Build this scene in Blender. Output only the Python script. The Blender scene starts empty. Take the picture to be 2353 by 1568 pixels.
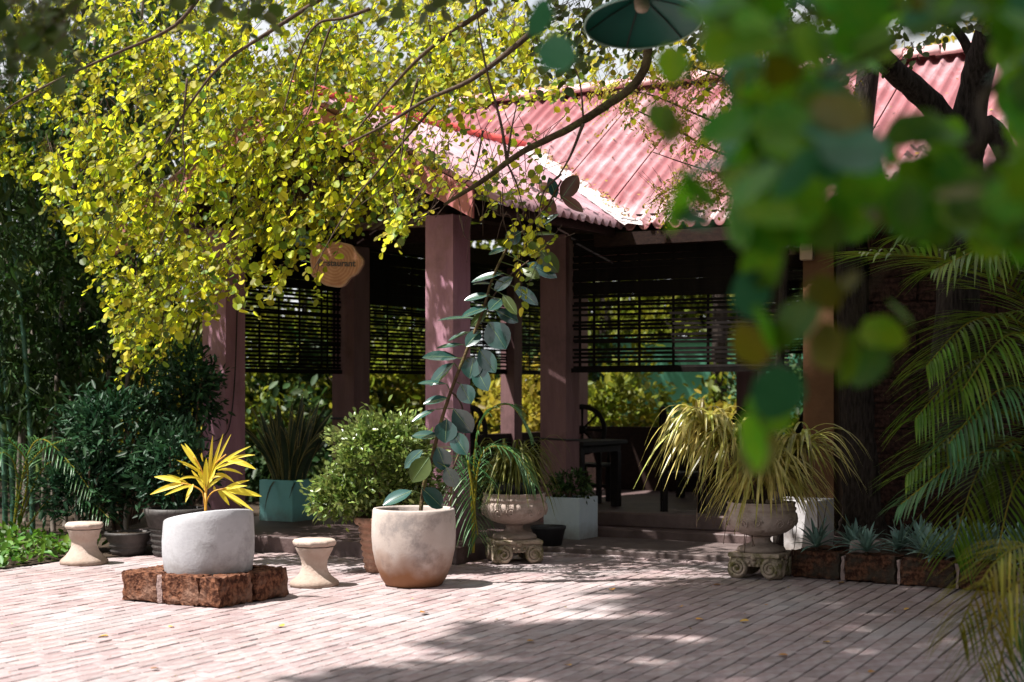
import bpy, math, random
import numpy as np
from mathutils import Vector, Matrix

random.seed(7)
rng = np.random.default_rng(11)
sc = bpy.context.scene
col = sc.collection
R = math.radians

# ------------------------------------------------------------------ camera, sky, sun, exposure
F, H0, HX, HY = 3700.0, 1.45, 1176.5, 900.0        # focal length in photo pixels (2353 wide), eye height, horizon
cam_d = bpy.data.cameras.new("camera")
cam = bpy.data.objects.new("camera", cam_d)
col.objects.link(cam)
cam.location = (0, 0, H0)
cam.rotation_euler = (R(90), 0, 0)
cam_d.sensor_width = 36
cam_d.lens = 36 * F / 2353
cam_d.shift_y = (HY - 784) / 2353
cam_d.clip_start = 0.05
cam_d.clip_end = 800
cam_d.dof.use_dof = True
cam_d.dof.focus_distance = 12.3
cam_d.dof.aperture_fstop = 1.9
sc.camera = cam

SUN_EL, SUN_AZ = 62.0, 199.0        # azimuth of the direction towards the sun, degrees from +X
w = bpy.data.worlds.new("World")
sc.world = w
w.use_nodes = True
wn = w.node_tree.nodes
sky = wn.new("ShaderNodeTexSky")
sky.sky_type = 'NISHITA'
sky.sun_disc = False
sky.sun_elevation = R(SUN_EL)
sky.sun_rotation = R(90 - SUN_AZ)
sky.air_density = 1.0
sky.dust_density = 3.0
wn["Background"].inputs[1].default_value = 0.05
wtc = wn.new("ShaderNodeTexCoord")
cn = wn.new("ShaderNodeTexNoise")
cn.inputs["Scale"].default_value = 3.0
cn.inputs["Detail"].default_value = 7
w.node_tree.links.new(wtc.outputs["Generated"], cn.inputs[0])
ccr = wn.new("ShaderNodeValToRGB")
ccr.color_ramp.elements[0].position, ccr.color_ramp.elements[1].position = .24, .46
w.node_tree.links.new(cn.outputs[0], ccr.inputs[0])
cmx = wn.new("ShaderNodeMix")
cmx.data_type = 'RGBA'
cmx.inputs[7].default_value = (7.2, 7.3, 7.5, 1)       # bright thin cloud over the whole sky
w.node_tree.links.new(ccr.outputs[0], cmx.inputs[0])
w.node_tree.links.new(sky.outputs[0], cmx.inputs[6])
w.node_tree.links.new(cmx.outputs[2], wn["Background"].inputs[0])
sd = bpy.data.lights.new("sun", 'SUN')
sd.energy = 4.0
sd.angle = R(0.55)
sd.color = (1.0, 0.965, 0.92)
so = bpy.data.objects.new("sun", sd)
col.objects.link(so)
sdir = Vector((math.cos(R(SUN_EL)) * math.cos(R(SUN_AZ)), math.cos(R(SUN_EL)) * math.sin(R(SUN_AZ)), math.sin(R(SUN_EL))))
so.rotation_euler = sdir.to_track_quat('Z', 'Y').to_euler()
so.location = sdir * 40
sc.view_settings.view_transform = 'Standard'
sc.view_settings.look = 'None'
sc.view_settings.exposure = 1.45
sc.view_settings.gamma = 1.0
sc.render.engine = 'CYCLES'

# ------------------------------------------------------------------ coordinates
def P(px, py, Y):
    return Vector(((px - HX) / F * Y, Y, H0 + (HY - py) / F * Y))
def G(px, py, z=0.0):
    Y = F * (H0 - z) / (py - HY)
    return Vector(((px - HX) / F * Y, Y, z))
def pix(p):
    return HX + F * p[0] / p[1], HY - F * (p[2] - H0) / p[1]
O2 = Vector((-0.52, 14.2, 0))
UU = Vector((0.5, 0.8660254, 0))
VV = Vector((-0.8660254, 0.5, 0))
def L(u, v, z=0.0):
    return O2 + UU * u + VV * v + Vector((0, 0, z))
ROT = R(60)          # rotation about z that turns local x onto UU

# ------------------------------------------------------------------ materials
MATS = {}
def mat(name, c1, c2=None, rough=0.7, scale=8.0, bump=0.0, bscale=40.0, spec=0.4, island=0.0, objrnd=0.0,
        transl=0.0, tcol=None, detail=5.0, stretch=None, c3=None, s3=1.5, t3=(0.5, 0.65), metallic=0.0, ramp=(0.35, 0.65), coat=0.0):
    if name in MATS:
        return MATS[name]
    m = bpy.data.materials.new(name)
    m.use_nodes = True
    nt = m.node_tree
    N, LK = nt.nodes, nt.links
    bs = N["Principled BSDF"]
    out = N["Material Output"]
    bs.inputs["Roughness"].default_value = rough
    bs.inputs["Specular IOR Level"].default_value = spec
    bs.inputs["Metallic"].default_value = metallic
    bs.inputs["Coat Weight"].default_value = coat
    tc = N.new("ShaderNodeTexCoord")
    src = tc.outputs["Object"]
    if stretch:
        mp = N.new("ShaderNodeMapping")
        mp.inputs["Scale"].default_value = stretch
        LK.new(src, mp.inputs[0])
        src = mp.outputs[0]
    no = N.new("ShaderNodeTexNoise")
    no.inputs["Scale"].default_value = scale
    no.inputs["Detail"].default_value = detail
    no.inputs["Roughness"].default_value = 0.62
    LK.new(src, no.inputs[0])
    cr = N.new("ShaderNodeValToRGB")
    cr.color_ramp.elements[0].position, cr.color_ramp.elements[1].position = ramp
    cr.color_ramp.elements[0].color = (*c1, 1)
    cr.color_ramp.elements[1].color = (*(c2 or c1), 1)
    LK.new(no.outputs[0], cr.inputs[0])
    colr = cr.outputs[0]
    if c3:
        n3 = N.new("ShaderNodeTexNoise")
        n3.inputs["Scale"].default_value = s3
        n3.inputs["Detail"].default_value = 6
        n3.inputs["Roughness"].default_value = 0.7
        LK.new(tc.outputs["Object"], n3.inputs[0])
        r3 = N.new("ShaderNodeValToRGB")
        r3.color_ramp.elements[0].position, r3.color_ramp.elements[1].position = t3
        LK.new(n3.outputs[0], r3.inputs[0])
        mx = N.new("ShaderNodeMix")
        mx.data_type = 'RGBA'
        mx.inputs[7].default_value = (*c3, 1)
        LK.new(r3.outputs[0], mx.inputs[0])
        LK.new(colr, mx.inputs[6])
        colr = mx.outputs[2]
    if island or objrnd:
        hs = N.new("ShaderNodeHueSaturation")
        mr = N.new("ShaderNodeMapRange")
        if island:
            g = N.new("ShaderNodeNewGeometry")
            LK.new(g.outputs["Random Per Island"], mr.inputs[0])
        else:
            g = N.new("ShaderNodeObjectInfo")
            LK.new(g.outputs["Random"], mr.inputs[0])
        a = island or objrnd
        mr.inputs[3].default_value = 1 - a
        mr.inputs[4].default_value = 1 + a
        LK.new(mr.outputs[0], hs.inputs["Value"])
        mr2 = N.new("ShaderNodeMapRange")
        ma = N.new("ShaderNodeMath")
        ma.operation = 'MULTIPLY'
        ma.inputs[1].default_value = 7.31
        LK.new(mr.inputs[0].links[0].from_socket, ma.inputs[0])
        fr = N.new("ShaderNodeMath")
        fr.operation = 'FRACT'
        LK.new(ma.outputs[0], fr.inputs[0])
        LK.new(fr.outputs[0], mr2.inputs[0])
        mr2.inputs[3].default_value = 0.5 - 0.055 * a
        mr2.inputs[4].default_value = 0.5 + 0.055 * a
        LK.new(mr2.outputs[0], hs.inputs["Hue"])
        LK.new(colr, hs.inputs["Color"])
        colr = hs.outputs[0]
    LK.new(colr, bs.inputs["Base Color"])
    if bump:
        nb = N.new("ShaderNodeTexNoise")
        nb.inputs["Scale"].default_value = bscale
        nb.inputs["Detail"].default_value = 6
        LK.new(src, nb.inputs[0])
        bp = N.new("ShaderNodeBump")
        bp.inputs["Strength"].default_value = bump
        bp.inputs["Distance"].default_value = 0.02
        LK.new(nb.outputs[0], bp.inputs["Height"])
        LK.new(bp.outputs[0], bs.inputs["Normal"])
    if transl:
        tr = N.new("ShaderNodeBsdfTranslucent")
        if tcol:
            mt = N.new("ShaderNodeMix")
            mt.data_type = 'RGBA'
            mt.blend_type = 'MULTIPLY'
            mt.inputs[0].default_value = 1
            mt.inputs[7].default_value = (*tcol, 1)
            LK.new(colr, mt.inputs[6])
            LK.new(mt.outputs[2], tr.inputs[0])
        else:
            LK.new(colr, tr.inputs[0])
        ms = N.new("ShaderNodeMixShader")
        ms.inputs[0].default_value = transl
        LK.new(bs.outputs[0], ms.inputs[1])
        LK.new(tr.outputs[0], ms.inputs[2])
        LK.new(ms.outputs[0], out.inputs[0])
    MATS[name] = m
    return m

M = {}
M['brick'] = mat('paving brick', (0.262, 0.182, 0.176), (0.35, 0.272, 0.268), 0.75, 9, 0.35, 60, 0.35, objrnd=0.17, c3=(0.35, 0.312, 0.312), s3=1.3, t3=(0.44, 0.68))
M['brickS'] = mat('paving brick mass', (0.262, 0.182, 0.176), (0.35, 0.272, 0.268), 0.75, 9, 0.35, 60, 0.35, island=0.17, c3=(0.35, 0.312, 0.312), s3=1.3, t3=(0.44, 0.68))
M['joint'] = mat('sand joint', (0.05, 0.04, 0.036), (0.24, 0.20, 0.185), 0.95, 2.6, 0.3, 90, 0.1, ramp=(.38, .62))
M['soil'] = mat('dark soil', (0.030, 0.022, 0.015), (0.07, 0.05, 0.035), 0.95, 6, 0.8, 30, 0.1)
M['grass'] = mat('far lawn', (0.05, 0.08, 0.015), (0.10, 0.12, 0.03), 0.9, 2, 0.8, 30, 0.1)
M['terrace'] = mat('terrace stone', (0.085, 0.06, 0.056), (0.14, 0.105, 0.098), 0.7, 5, 0.3, 50)
M['plinth'] = mat('plinth tile', (0.075, 0.045, 0.042), (0.12, 0.08, 0.075), 0.6, 4, 0.2, 40)
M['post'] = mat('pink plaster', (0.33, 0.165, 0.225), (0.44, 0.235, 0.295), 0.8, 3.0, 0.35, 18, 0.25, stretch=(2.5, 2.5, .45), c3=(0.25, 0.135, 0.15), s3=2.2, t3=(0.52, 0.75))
M['postShade'] = mat('shade darkened plaster', (0.15, 0.080, 0.082), (0.20, 0.108, 0.108), 0.8, 3.0, 0.35, 18, 0.25, stretch=(2.5, 2.5, .45), c3=(0.10, 0.055, 0.055), s3=2.2, t3=(0.52, 0.75))  # inner posts: plaster darkened to carry the shade under the roof
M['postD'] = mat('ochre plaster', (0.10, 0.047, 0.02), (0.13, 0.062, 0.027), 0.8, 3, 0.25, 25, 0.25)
M['roof'] = mat('painted roof sheet', (0.26, 0.078, 0.086), (0.33, 0.125, 0.135), 0.42, 2.2, 0.1, 30, 0.6, c3=(0.46, 0.29, 0.31), s3=1.1, t3=(0.48, 0.68))
M['roof1'] = mat('faded roof sheet', (0.30, 0.125, 0.15), (0.38, 0.195, 0.23), 0.45, 2.2, 0.1, 30, 0.6, c3=(0.50, 0.33, 0.37), s3=0.9, t3=(0.42, 0.66))
M['redcap'] = mat('red ridge cap', (0.55, 0.045, 0.04), (0.66, 0.08, 0.06), 0.5, 5, 0.1, 30, 0.5)
M['pinkcap'] = mat('pink ridge cap', (0.62, 0.33, 0.33), (0.70, 0.45, 0.44), 0.55, 5, 0.1, 30, 0.5)
M['mortar'] = mat('valley mortar', (0.45, 0.36, 0.35), (0.68, 0.62, 0.62), 0.85, 14, 0.8, 30, 0.3, ramp=(0.4, 0.55))
M['barge'] = mat('pink barge board', (0.46, 0.15, 0.16), (0.54, 0.21, 0.21), 0.6, 4, 0.1, 30, 0.4)
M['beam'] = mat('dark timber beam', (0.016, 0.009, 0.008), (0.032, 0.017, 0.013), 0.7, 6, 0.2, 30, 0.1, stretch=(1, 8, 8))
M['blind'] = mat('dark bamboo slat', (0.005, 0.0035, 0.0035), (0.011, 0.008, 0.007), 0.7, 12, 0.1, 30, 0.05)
M['furn'] = mat('near black wood', (0.006, 0.004, 0.004), (0.016, 0.010, 0.008), 0.6, 10, 0.2, 40, 0.2)  # one near-black tone for all the indoor furniture
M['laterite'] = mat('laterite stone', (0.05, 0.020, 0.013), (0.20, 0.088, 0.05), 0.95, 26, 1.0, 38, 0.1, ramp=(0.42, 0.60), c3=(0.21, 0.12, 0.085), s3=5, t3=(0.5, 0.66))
M['lateriteM'] = mat('dark brown laterite', (0.035, 0.015, 0.010), (0.14, 0.062, 0.035), 0.95, 26, 1.0, 38, 0.1, ramp=(0.42, 0.60), c3=(0.05, 0.04, 0.03), s3=4, t3=(0.45, 0.6))  # darker brown than the laterite of the ring
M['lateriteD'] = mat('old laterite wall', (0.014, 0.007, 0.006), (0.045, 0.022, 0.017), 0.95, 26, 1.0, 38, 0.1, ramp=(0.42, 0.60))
M['mort2'] = mat('grey mortar', (0.26, 0.18, 0.16), (0.36, 0.27, 0.25), 0.95, 18, 0.6, 50, 0.1)
M['white_pot'] = mat('pale cement pot', (0.38, 0.375, 0.395), (0.48, 0.48, 0.495), 0.7, 3.2, 0.12, 60, 0.35, c3=(0.25, 0.24, 0.245), s3=3.0, t3=(0.48, 0.68))
M['stool'] = mat('cast concrete', (0.40, 0.30, 0.245), (0.50, 0.41, 0.35), 0.8, 6, 0.25, 60, 0.3)
M['terra'] = mat('terracotta', (0.30, 0.155, 0.10), (0.40, 0.24, 0.17), 0.85, 7, 0.4, 40, 0.2, c3=(0.10, 0.06, 0.05), s3=4, t3=(0.5, 0.66))
M['darkpot'] = mat('dark glazed pot', (0.035, 0.03, 0.028), (0.075, 0.065, 0.06), 0.6, 7, 0.5, 20, 0.4)
M['plastic'] = mat('black plastic pot', (0.012, 0.012, 0.014), (0.02, 0.02, 0.024), 0.5, 5)
M['urn'] = mat('weathered urn stone', (0.38, 0.29, 0.25), (0.50, 0.41, 0.36), 0.85, 5, 0.35, 45, 0.2, c3=(0.20, 0.15, 0.12), s3=6, t3=(0.5, 0.72))
M['capital'] = mat('mossy capital stone', (0.34, 0.26, 0.20), (0.46, 0.38, 0.31), 0.9, 7, 0.5, 40, 0.15, c3=(0.13, 0.115, 0.045), s3=7, t3=(0.46, 0.62))
M['teal'] = mat('teal painted box', (0.14, 0.40, 0.40), (0.20, 0.48, 0.46), 0.5, 3, 0.05, 40, 0.4)
M['bluewhite'] = mat('pale blue box', (0.42, 0.50, 0.55), (0.50, 0.57, 0.61), 0.6, 3, 0.1, 40)
M['whitebox'] = mat('white painted box', (0.55, 0.52, 0.53), (0.66, 0.63, 0.63), 0.7, 4, 0.15, 40, c3=(0.42, 0.37, 0.36), s3=3, t3=(0.55, 0.7))
M['bark'] = mat('dark bark', (0.014, 0.010, 0.009), (0.055, 0.043, 0.037), 0.95, 10, 1.0, 30, 0.1, stretch=(4, 4, 0.7))
M['twig'] = mat('brown twig', (0.055, 0.034, 0.024), (0.12, 0.08, 0.055), 0.85, 14, 0.5, 60, 0.2)
M['lichen'] = mat('lichened branch', (0.045, 0.028, 0.016), (0.12, 0.08, 0.04), 0.9, 12, 0.8, 60, 0.15, c3=(0.12, 0.11, 0.035), s3=7, t3=(0.52, 0.66))
M['yleaf'] = mat('yellow green leaf', (0.37, 0.41, 0.018), (0.62, 0.60, 0.06), 0.5, 1.0, 0, 30, 0.35, island=0.6, transl=0.62, tcol=(1.15, 1.15, 0.6))
M['yleafO'] = mat('yellow green single leaf', (0.37, 0.41, 0.018), (0.62, 0.60, 0.06), 0.5, 1.0, 0, 30, 0.35, objrnd=0.6, transl=0.62, tcol=(1.15, 1.15, 0.6))
M['oleaf'] = mat('autumn fine leaf', (0.30, 0.26, 0.02), (0.44, 0.36, 0.05), 0.55, 1.0, 0, 30, 0.3, island=0.4, transl=0.5, tcol=(1.2, 1.1, 0.6))
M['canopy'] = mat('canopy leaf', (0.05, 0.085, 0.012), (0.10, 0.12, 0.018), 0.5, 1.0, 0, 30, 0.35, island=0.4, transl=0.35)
M['fleaf'] = mat('shaded round leaf', (0.045, 0.26, 0.03), (0.20, 0.37, 0.025), 0.42, 9.0, 0, 30, 0.4, objrnd=0.45, transl=0.62, tcol=(1.3, 1.2, 0.5), c3=(0.22, 0.19, 0.008), s3=6, t3=(0.55, 0.75))
M['fleafT'] = mat('sky tinted round leaf', (0.035, 0.19, 0.085), (0.07, 0.25, 0.11), 0.4, 8.0, 0, 30, 0.6, objrnd=0.2, transl=0.25)  # blue tint stands in for sky reflected on the leaf
M['fleafY'] = mat('yellowing round leaf', (0.16, 0.165, 0.004), (0.22, 0.16, 0.004), 0.45, 8.0, 0, 30, 0.5, objrnd=0.2, transl=0.45)
M['shrub'] = mat('dark shrub leaf', (0.012, 0.045, 0.020), (0.026, 0.072, 0.026), 0.5, 2.0, 0, 30, 0.3, island=0.45, transl=0.25)
M['bush'] = mat('light bush leaf', (0.13, 0.20, 0.03), (0.24, 0.29, 0.09), 0.33, 2.0, 0, 30, 0.6, island=0.5, transl=0.3)
M['bamboo'] = mat('bamboo leaf', (0.014, 0.040, 0.008), (0.040, 0.078, 0.015), 0.55, 2.0, 0, 30, 0.25, island=0.5, transl=0.35)
M['culm'] = mat('bamboo culm', (0.10, 0.085, 0.065), (0.21, 0.17, 0.14), 0.6, 5, 0.2, 30, 0.3, stretch=(1, 1, 0.3))
M['culmG'] = mat('green bamboo culm', (0.03, 0.09, 0.06), (0.06, 0.13, 0.08), 0.5, 5, 0.2, 30, 0.3)
M['cover'] = mat('ground cover leaf', (0.05, 0.14, 0.012), (0.11, 0.21, 0.02), 0.5, 2.0, 0, 30, 0.4, island=0.4, transl=0.3)
M['snake'] = mat('snake plant blade', (0.022, 0.045, 0.026), (0.045, 0.075, 0.035), 0.45, 6, 0, 30, 0.5, objrnd=0.3, stretch=(1, 1, 3))
M['snakeE'] = mat('snake plant margin', (0.34, 0.28, 0.08), (0.42, 0.36, 0.13), 0.5, 6)
M['rubber'] = mat('rubber plant leaf', (0.016, 0.055, 0.048), (0.028, 0.078, 0.066), 0.22, 3, 0, 30, 0.7, objrnd=0.25, coat=.6)
M['rubberO'] = mat('olive rubber leaf', (0.05, 0.085, 0.012), (0.085, 0.12, 0.02), 0.35, 3, 0, 30, 0.6, objrnd=0.2, transl=0.2)
M['rubberB'] = mat('bronze rubber leaf', (0.10, 0.038, 0.018), (0.15, 0.06, 0.03), 0.35, 3, 0, 30, 0.6, objrnd=0.2, transl=0.15)
M['rubberV'] = mat('leaf midrib', (0.14, 0.22, 0.10), (0.2, 0.27, 0.13), 0.4, 3)
M['ypalm'] = mat('golden palm leaflet', (0.68, 0.55, 0.03), (0.78, 0.66, 0.09), 0.5, 3, 0, 30, 0.4, objrnd=0.16, transl=0.4, tcol=(1.1, 1.0, 0.6))
M['ystem'] = mat('golden palm stalk', (0.50, 0.24, 0.02), (0.58, 0.30, 0.03), 0.5, 3)
M['palm'] = mat('palm leaflet', (0.085, 0.17, 0.009), (0.17, 0.24, 0.02), 0.40, 3, 0, 30, 0.5, island=0.4, transl=0.35)
M['palmdk'] = mat('shade toned palm leaflet', (0.035, 0.12, 0.035), (0.08, 0.18, 0.05), 0.42, 3, 0, 30, 0.5, island=0.4, transl=0.3)  # darker copy of the palm leaflet, shade put into its colour
M['palmY'] = mat('yellowing palm leaflet', (0.18, 0.20, 0.012), (0.32, 0.26, 0.02), 0.5, 3, 0, 30, 0.4, island=0.4, transl=0.4)
M['spider'] = mat('striped arching leaf', (0.25, 0.26, 0.03), (0.60, 0.52, 0.16), 0.36, 8, 0, 30, 0.6, island=0.5, transl=0.35)
M['spiderG'] = mat('green arching leaf', (0.08, 0.11, 0.012), (0.20, 0.20, 0.03), 0.42, 8, 0, 30, 0.5, island=0.45, transl=0.35)
M['rosette'] = mat('blue green rosette leaf', (0.10, 0.20, 0.16), (0.21, 0.31, 0.26), 0.45, 5, 0, 30, 0.5, island=0.4, transl=0.15)
M['garden'] = mat('sunny garden leaf', (0.11, 0.15, 0.012), (0.22, 0.22, 0.02), 0.5, 2, 0, 30, 0.3, island=0.5, transl=0.5)
M['gardenY'] = mat('golden garden leaf', (0.26, 0.215, 0.018), (0.36, 0.30, 0.04), 0.5, 2, 0, 30, 0.3, island=0.4, transl=0.5)
M['gardenD'] = mat('deep garden leaf', (0.02, 0.05, 0.012), (0.045, 0.08, 0.018), 0.5, 2, 0, 30, 0.3, island=0.5, transl=0.3)
M['tealwall'] = mat('teal garden wall', (0.10, 0.33, 0.22), (0.15, 0.40, 0.28), 0.8, 0.8, 0.1, 20, 0.2)
M['signwood'] = mat('sawn wood slice', (0.40, 0.185, 0.11), (0.56, 0.30, 0.19), 0.6, 6, 0.15, 30, 0.3)
M['signbark'] = mat('sign rim', (0.36, 0.21, 0.15), (0.48, 0.29, 0.21), 0.8, 14, 0.5, 30, 0.2)
M['ink'] = mat('grey lettering', (0.07, 0.055, 0.06), (0.09, 0.07, 0.075), 0.6)
M['wire'] = mat('dark wire', (0.02, 0.018, 0.018), None, 0.5)
M['lampgreen'] = mat('green lamp shade', (0.005, 0.115, 0.085), (0.008, 0.15, 0.11), 0.45, 2, 0, 30, 0.5)
M['lampcream'] = mat('cream lamp socket', (0.55, 0.42, 0.30), (0.6, 0.48, 0.36), 0.5)
M['lamppale'] = mat('pale green enamel', (0.30, 0.44, 0.38), (0.36, 0.5, 0.43), 0.4)
M['plasticgrey'] = mat('beige plastic housing', (0.34, 0.24, 0.16), (0.4, 0.29, 0.2), 0.5)
M['metal'] = mat('dull steel', (0.3, 0.3, 0.31), None, 0.35, metallic=1.0)
M['glassy'] = mat('tinted glass bottle', (0.16, 0.21, 0.22), (0.2, 0.25, 0.26), 0.15, spec=0.8)
M['stone'] = mat('pale boulder', (0.26, 0.21, 0.19), (0.38, 0.33, 0.30), 0.9, 6, 0.6, 30, 0.2)
M['fallen'] = mat('fallen leaf', (0.50, 0.33, 0.03), (0.55, 0.22, 0.06), 0.6, 6, objrnd=0.3)

def splash(m, h, c, amount=.75):
    """soil splashed up from the ground, ragged edge"""
    nt = m.node_tree
    N, LK = nt.nodes, nt.links
    bs = N["Principled BSDF"]
    base = bs.inputs["Base Color"].links[0].from_socket
    tc = N.new("ShaderNodeTexCoord")
    sx = N.new("ShaderNodeSeparateXYZ")
    LK.new(tc.outputs["Object"], sx.inputs[0])
    nz = N.new("ShaderNodeTexNoise")
    nz.inputs["Scale"].default_value = 9
    nz.inputs["Detail"].default_value = 8
    nz.inputs["Roughness"].default_value = .7
    LK.new(tc.outputs["Object"], nz.inputs[0])
    mu = N.new("ShaderNodeMath"); mu.operation = 'MULTIPLY_ADD'
    mu.inputs[1].default_value = -h * 2.2
    LK.new(nz.outputs[0], mu.inputs[0]); LK.new(sx.outputs[2], mu.inputs[2])
    rp = N.new("ShaderNodeMapRange")
    rp.inputs[1].default_value = -h * 1.1; rp.inputs[2].default_value = h * .15
    rp.inputs[3].default_value = amount; rp.inputs[4].default_value = 0
    LK.new(mu.outputs[0], rp.inputs[0])
    mx = N.new("ShaderNodeMix"); mx.data_type = 'RGBA'
    mx.inputs[7].default_value = (*c, 1)
    LK.new(rp.outputs[0], mx.inputs[0]); LK.new(base, mx.inputs[6]); LK.new(mx.outputs[2], bs.inputs["Base Color"])
splash(M['post'], .55, (.13, .075, .06))
splash(M['postD'], .5, (.06, .035, .02))
splash(M['white_pot'], .14, (.22, .19, .17), .8)
splash(M['stool'], .10, (.22, .15, .11), .8)
splash(M['teal'], .12, (.12, .15, .13), .7)
splash(M['bluewhite'], .14, (.20, .18, .16), .7)
splash(M['whitebox'], .16, (.22, .18, .15), .8)
splash(M['urn'], .16, (.17, .13, .10), .7)
# material with a gradient glaze for the large clay pot
def pot_material():
    m = mat('sun bleached clay pot', (0.42, 0.35, 0.31), (0.52, 0.45, 0.415), 0.75, 2.5, 0.12, 60, 0.3, c3=(0.27, 0.235, 0.22), s3=4.2, t3=(0.50, 0.66))
    nt = m.node_tree
    N, LK = nt.nodes, nt.links
    bs = N["Principled BSDF"]
    base = bs.inputs["Base Color"].links[0].from_socket
    tc = N.new("ShaderNodeTexCoord")
    sx = N.new("ShaderNodeSeparateXYZ")
    LK.new(tc.outputs["Object"], sx.inputs[0])
    nz = N.new("ShaderNodeTexNoise")
    nz.inputs["Scale"].default_value = 5
    LK.new(tc.outputs["Object"], nz.inputs[0])
    ad = N.new("ShaderNodeMath")
    ad.operation = 'MULTIPLY_ADD'
    ad.inputs[1].default_value = 0.28
    LK.new(nz.outputs[0], ad.inputs[0])
    LK.new(sx.outputs[2], ad.inputs[2])
    rp = N.new("ShaderNodeMapRange")
    rp.inputs[1].default_value = 0.22
    rp.inputs[2].default_value = 0.42
    rp.inputs[3].default_value = 1
    rp.inputs[4].default_value = 0
    LK.new(ad.outputs[0], rp.inputs[0])
    mx = N.new("ShaderNodeMix")
    mx.data_type = 'RGBA'
    mx.inputs[7].default_value = (0.25, 0.115, 0.055, 1)     # damp-stained unglazed clay round the foot
    LK.new(rp.outputs[0], mx.inputs[0])
    LK.new(base, mx.inputs[6])
    LK.new(mx.outputs[2], bs.inputs["Base Color"])
    return m
M['claypot'] = pot_material()

# ------------------------------------------------------------------ mesh helpers
class MB:
    def __init__(s):
        s.v, s.f, s.mi = [], [], []
    def add(s, vs, fs, mi=0):
        o = len(s.v)
        s.v += [tuple(p) for p in vs]
        s.f += [tuple(i + o for i in f) for f in fs]
        s.mi += [mi] * len(fs)
        return s
    def box(s, x0, x1, y0, y1, z0, z1, mi=0, mtx=None, bevel=0.0):
        if bevel:
            b = bevel
            vs = []
            for z, i in ((z0, b), (z0 + b, 0), (z1 - b, 0), (z1, b)):
                vs += [(x0 + i, y0 + i, z), (x1 - i, y0 + i, z), (x1 - i, y1 - i, z), (x0 + i, y1 - i, z)]
            fs = [(3, 2, 1, 0), (12, 13, 14, 15)]
            for k in range(3):
                for j in range(4):
                    fs.append((k * 4 + j, k * 4 + (j + 1) % 4, k * 4 + 4 + (j + 1) % 4, k * 4 + 4 + j))
        else:
            vs = [(x0, y0, z0), (x1, y0, z0), (x1, y1, z0), (x0, y1, z0), (x0, y0, z1), (x1, y0, z1), (x1, y1, z1), (x0, y1, z1)]
            fs = [(3, 2, 1, 0), (4, 5, 6, 7), (0, 1, 5, 4), (1, 2, 6, 5), (2, 3, 7, 6), (3, 0, 4, 7)]
        if mtx is not None:
            vs = [mtx @ Vector(p) for p in vs]
        return s.add(vs, fs, mi)
    def tube(s, pts, rad, n=8, mi=0, cap=True, rough=0.0):
        pts = [Vector(p) for p in pts]
        if not hasattr(rad, '__len__'):
            rad = [rad] * len(pts)
        vs, fs = [], []
        prev = None
        for i, p in enumerate(pts):
            t = (pts[min(i + 1, len(pts) - 1)] - pts[max(i - 1, 0)]).normalized()
            if prev is None:
                a = t.orthogonal().normalized()
            else:
                a = (prev - t * prev.dot(t))
                a = a.normalized() if a.length > 1e-6 else t.orthogonal().normalized()
            prev = a
            b = t.cross(a)
            for k in range(n):
                an = 2 * math.pi * k / n
                r = rad[i] * (1 + rough * (random.random() - 0.5))
                vs.append(p + (a * math.cos(an) + b * math.sin(an)) * r)
        for i in range(len(pts) - 1):
            for k in range(n):
                fs.append((i * n + k, i * n + (k + 1) % n, (i + 1) * n + (k + 1) % n, (i + 1) * n + k))
        if cap:
            fs.append(tuple(range(n - 1, -1, -1)))
            fs.append(tuple((len(pts) - 1) * n + k for k in range(n)))
        return s.add(vs, fs, mi)
    def lathe(s, prof, n=32, mi=0, zf=None, rf=None):
        vs, fs = [], []
        for i, (r, z) in enumerate(prof):
            for k in range(n):
                a = 2 * math.pi * k / n
                rr = r * (rf(a, z) if rf else 1)
                x, y = rr * math.cos(a), rr * math.sin(a)
                vs.append((x, y, z + (zf(x, y, z, i) if zf else 0)))
        for i in range(len(prof) - 1):
            for k in range(n):
                fs.append((i * n + k, i * n + (k + 1) % n, (i + 1) * n + (k + 1) % n, (i + 1) * n + k))
        return s.add(vs, fs, mi)
    def disc(s, r, z, n=24, mi=0, zf=None):
        vs = [(r * math.cos(2 * math.pi * k / n), r * math.sin(2 * math.pi * k / n), z + (zf(r * math.cos(2 * math.pi * k / n), r * math.sin(2 * math.pi * k / n)) if zf else 0)) for k in range(n)]
        return s.add(vs, [tuple(range(n))], mi)
    def ribbon(s, pts, wid, side=None, fold=0.15, mi=0, up=Vector((0, 0, 1))):
        """a blade along pts: three verts across, folded on the midrib"""
        pts = [Vector(p) for p in pts]
        vs, fs = [], []
        for i, p in enumerate(pts):
            t = (pts[min(i + 1, len(pts) - 1)] - pts[max(i - 1, 0)]).normalized()
            sd_ = side if side is not None else t.cross(up)
            sd_ = sd_ - t * sd_.dot(t)
            sd_ = sd_.normalized() if sd_.length > 1e-5 else t.orthogonal().normalized()
            nn = sd_.cross(t)
            w_ = wid[i] / 2
            vs += [p - sd_ * w_ + nn * w_ * fold, p, p + sd_ * w_ + nn * w_ * fold]
        for i in range(len(pts) - 1):
            a = i * 3
            fs += [(a, a + 1, a + 4, a + 3), (a + 1, a + 2, a + 5, a + 4)]
        return s.add(vs, fs, mi)
    def mesh(s, name, mats, smooth=False):
        me = bpy.data.meshes.new(name)
        me.from_pydata(s.v, [], s.f)
        for m in (mats if isinstance(mats, (list, tuple)) else [mats]):
            me.materials.append(m)
        if any(s.mi):
            me.polygons.foreach_set("material_index", s.mi)
        if smooth:
            me.polygons.foreach_set("use_smooth", [True] * len(s.f))
        me.update()
        return me
    def build(s, name, mats, parent=None, smooth=False, loc=None, rz=0.0):
        return link(name, s.mesh(name, mats, smooth), parent, loc, rz)

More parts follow.
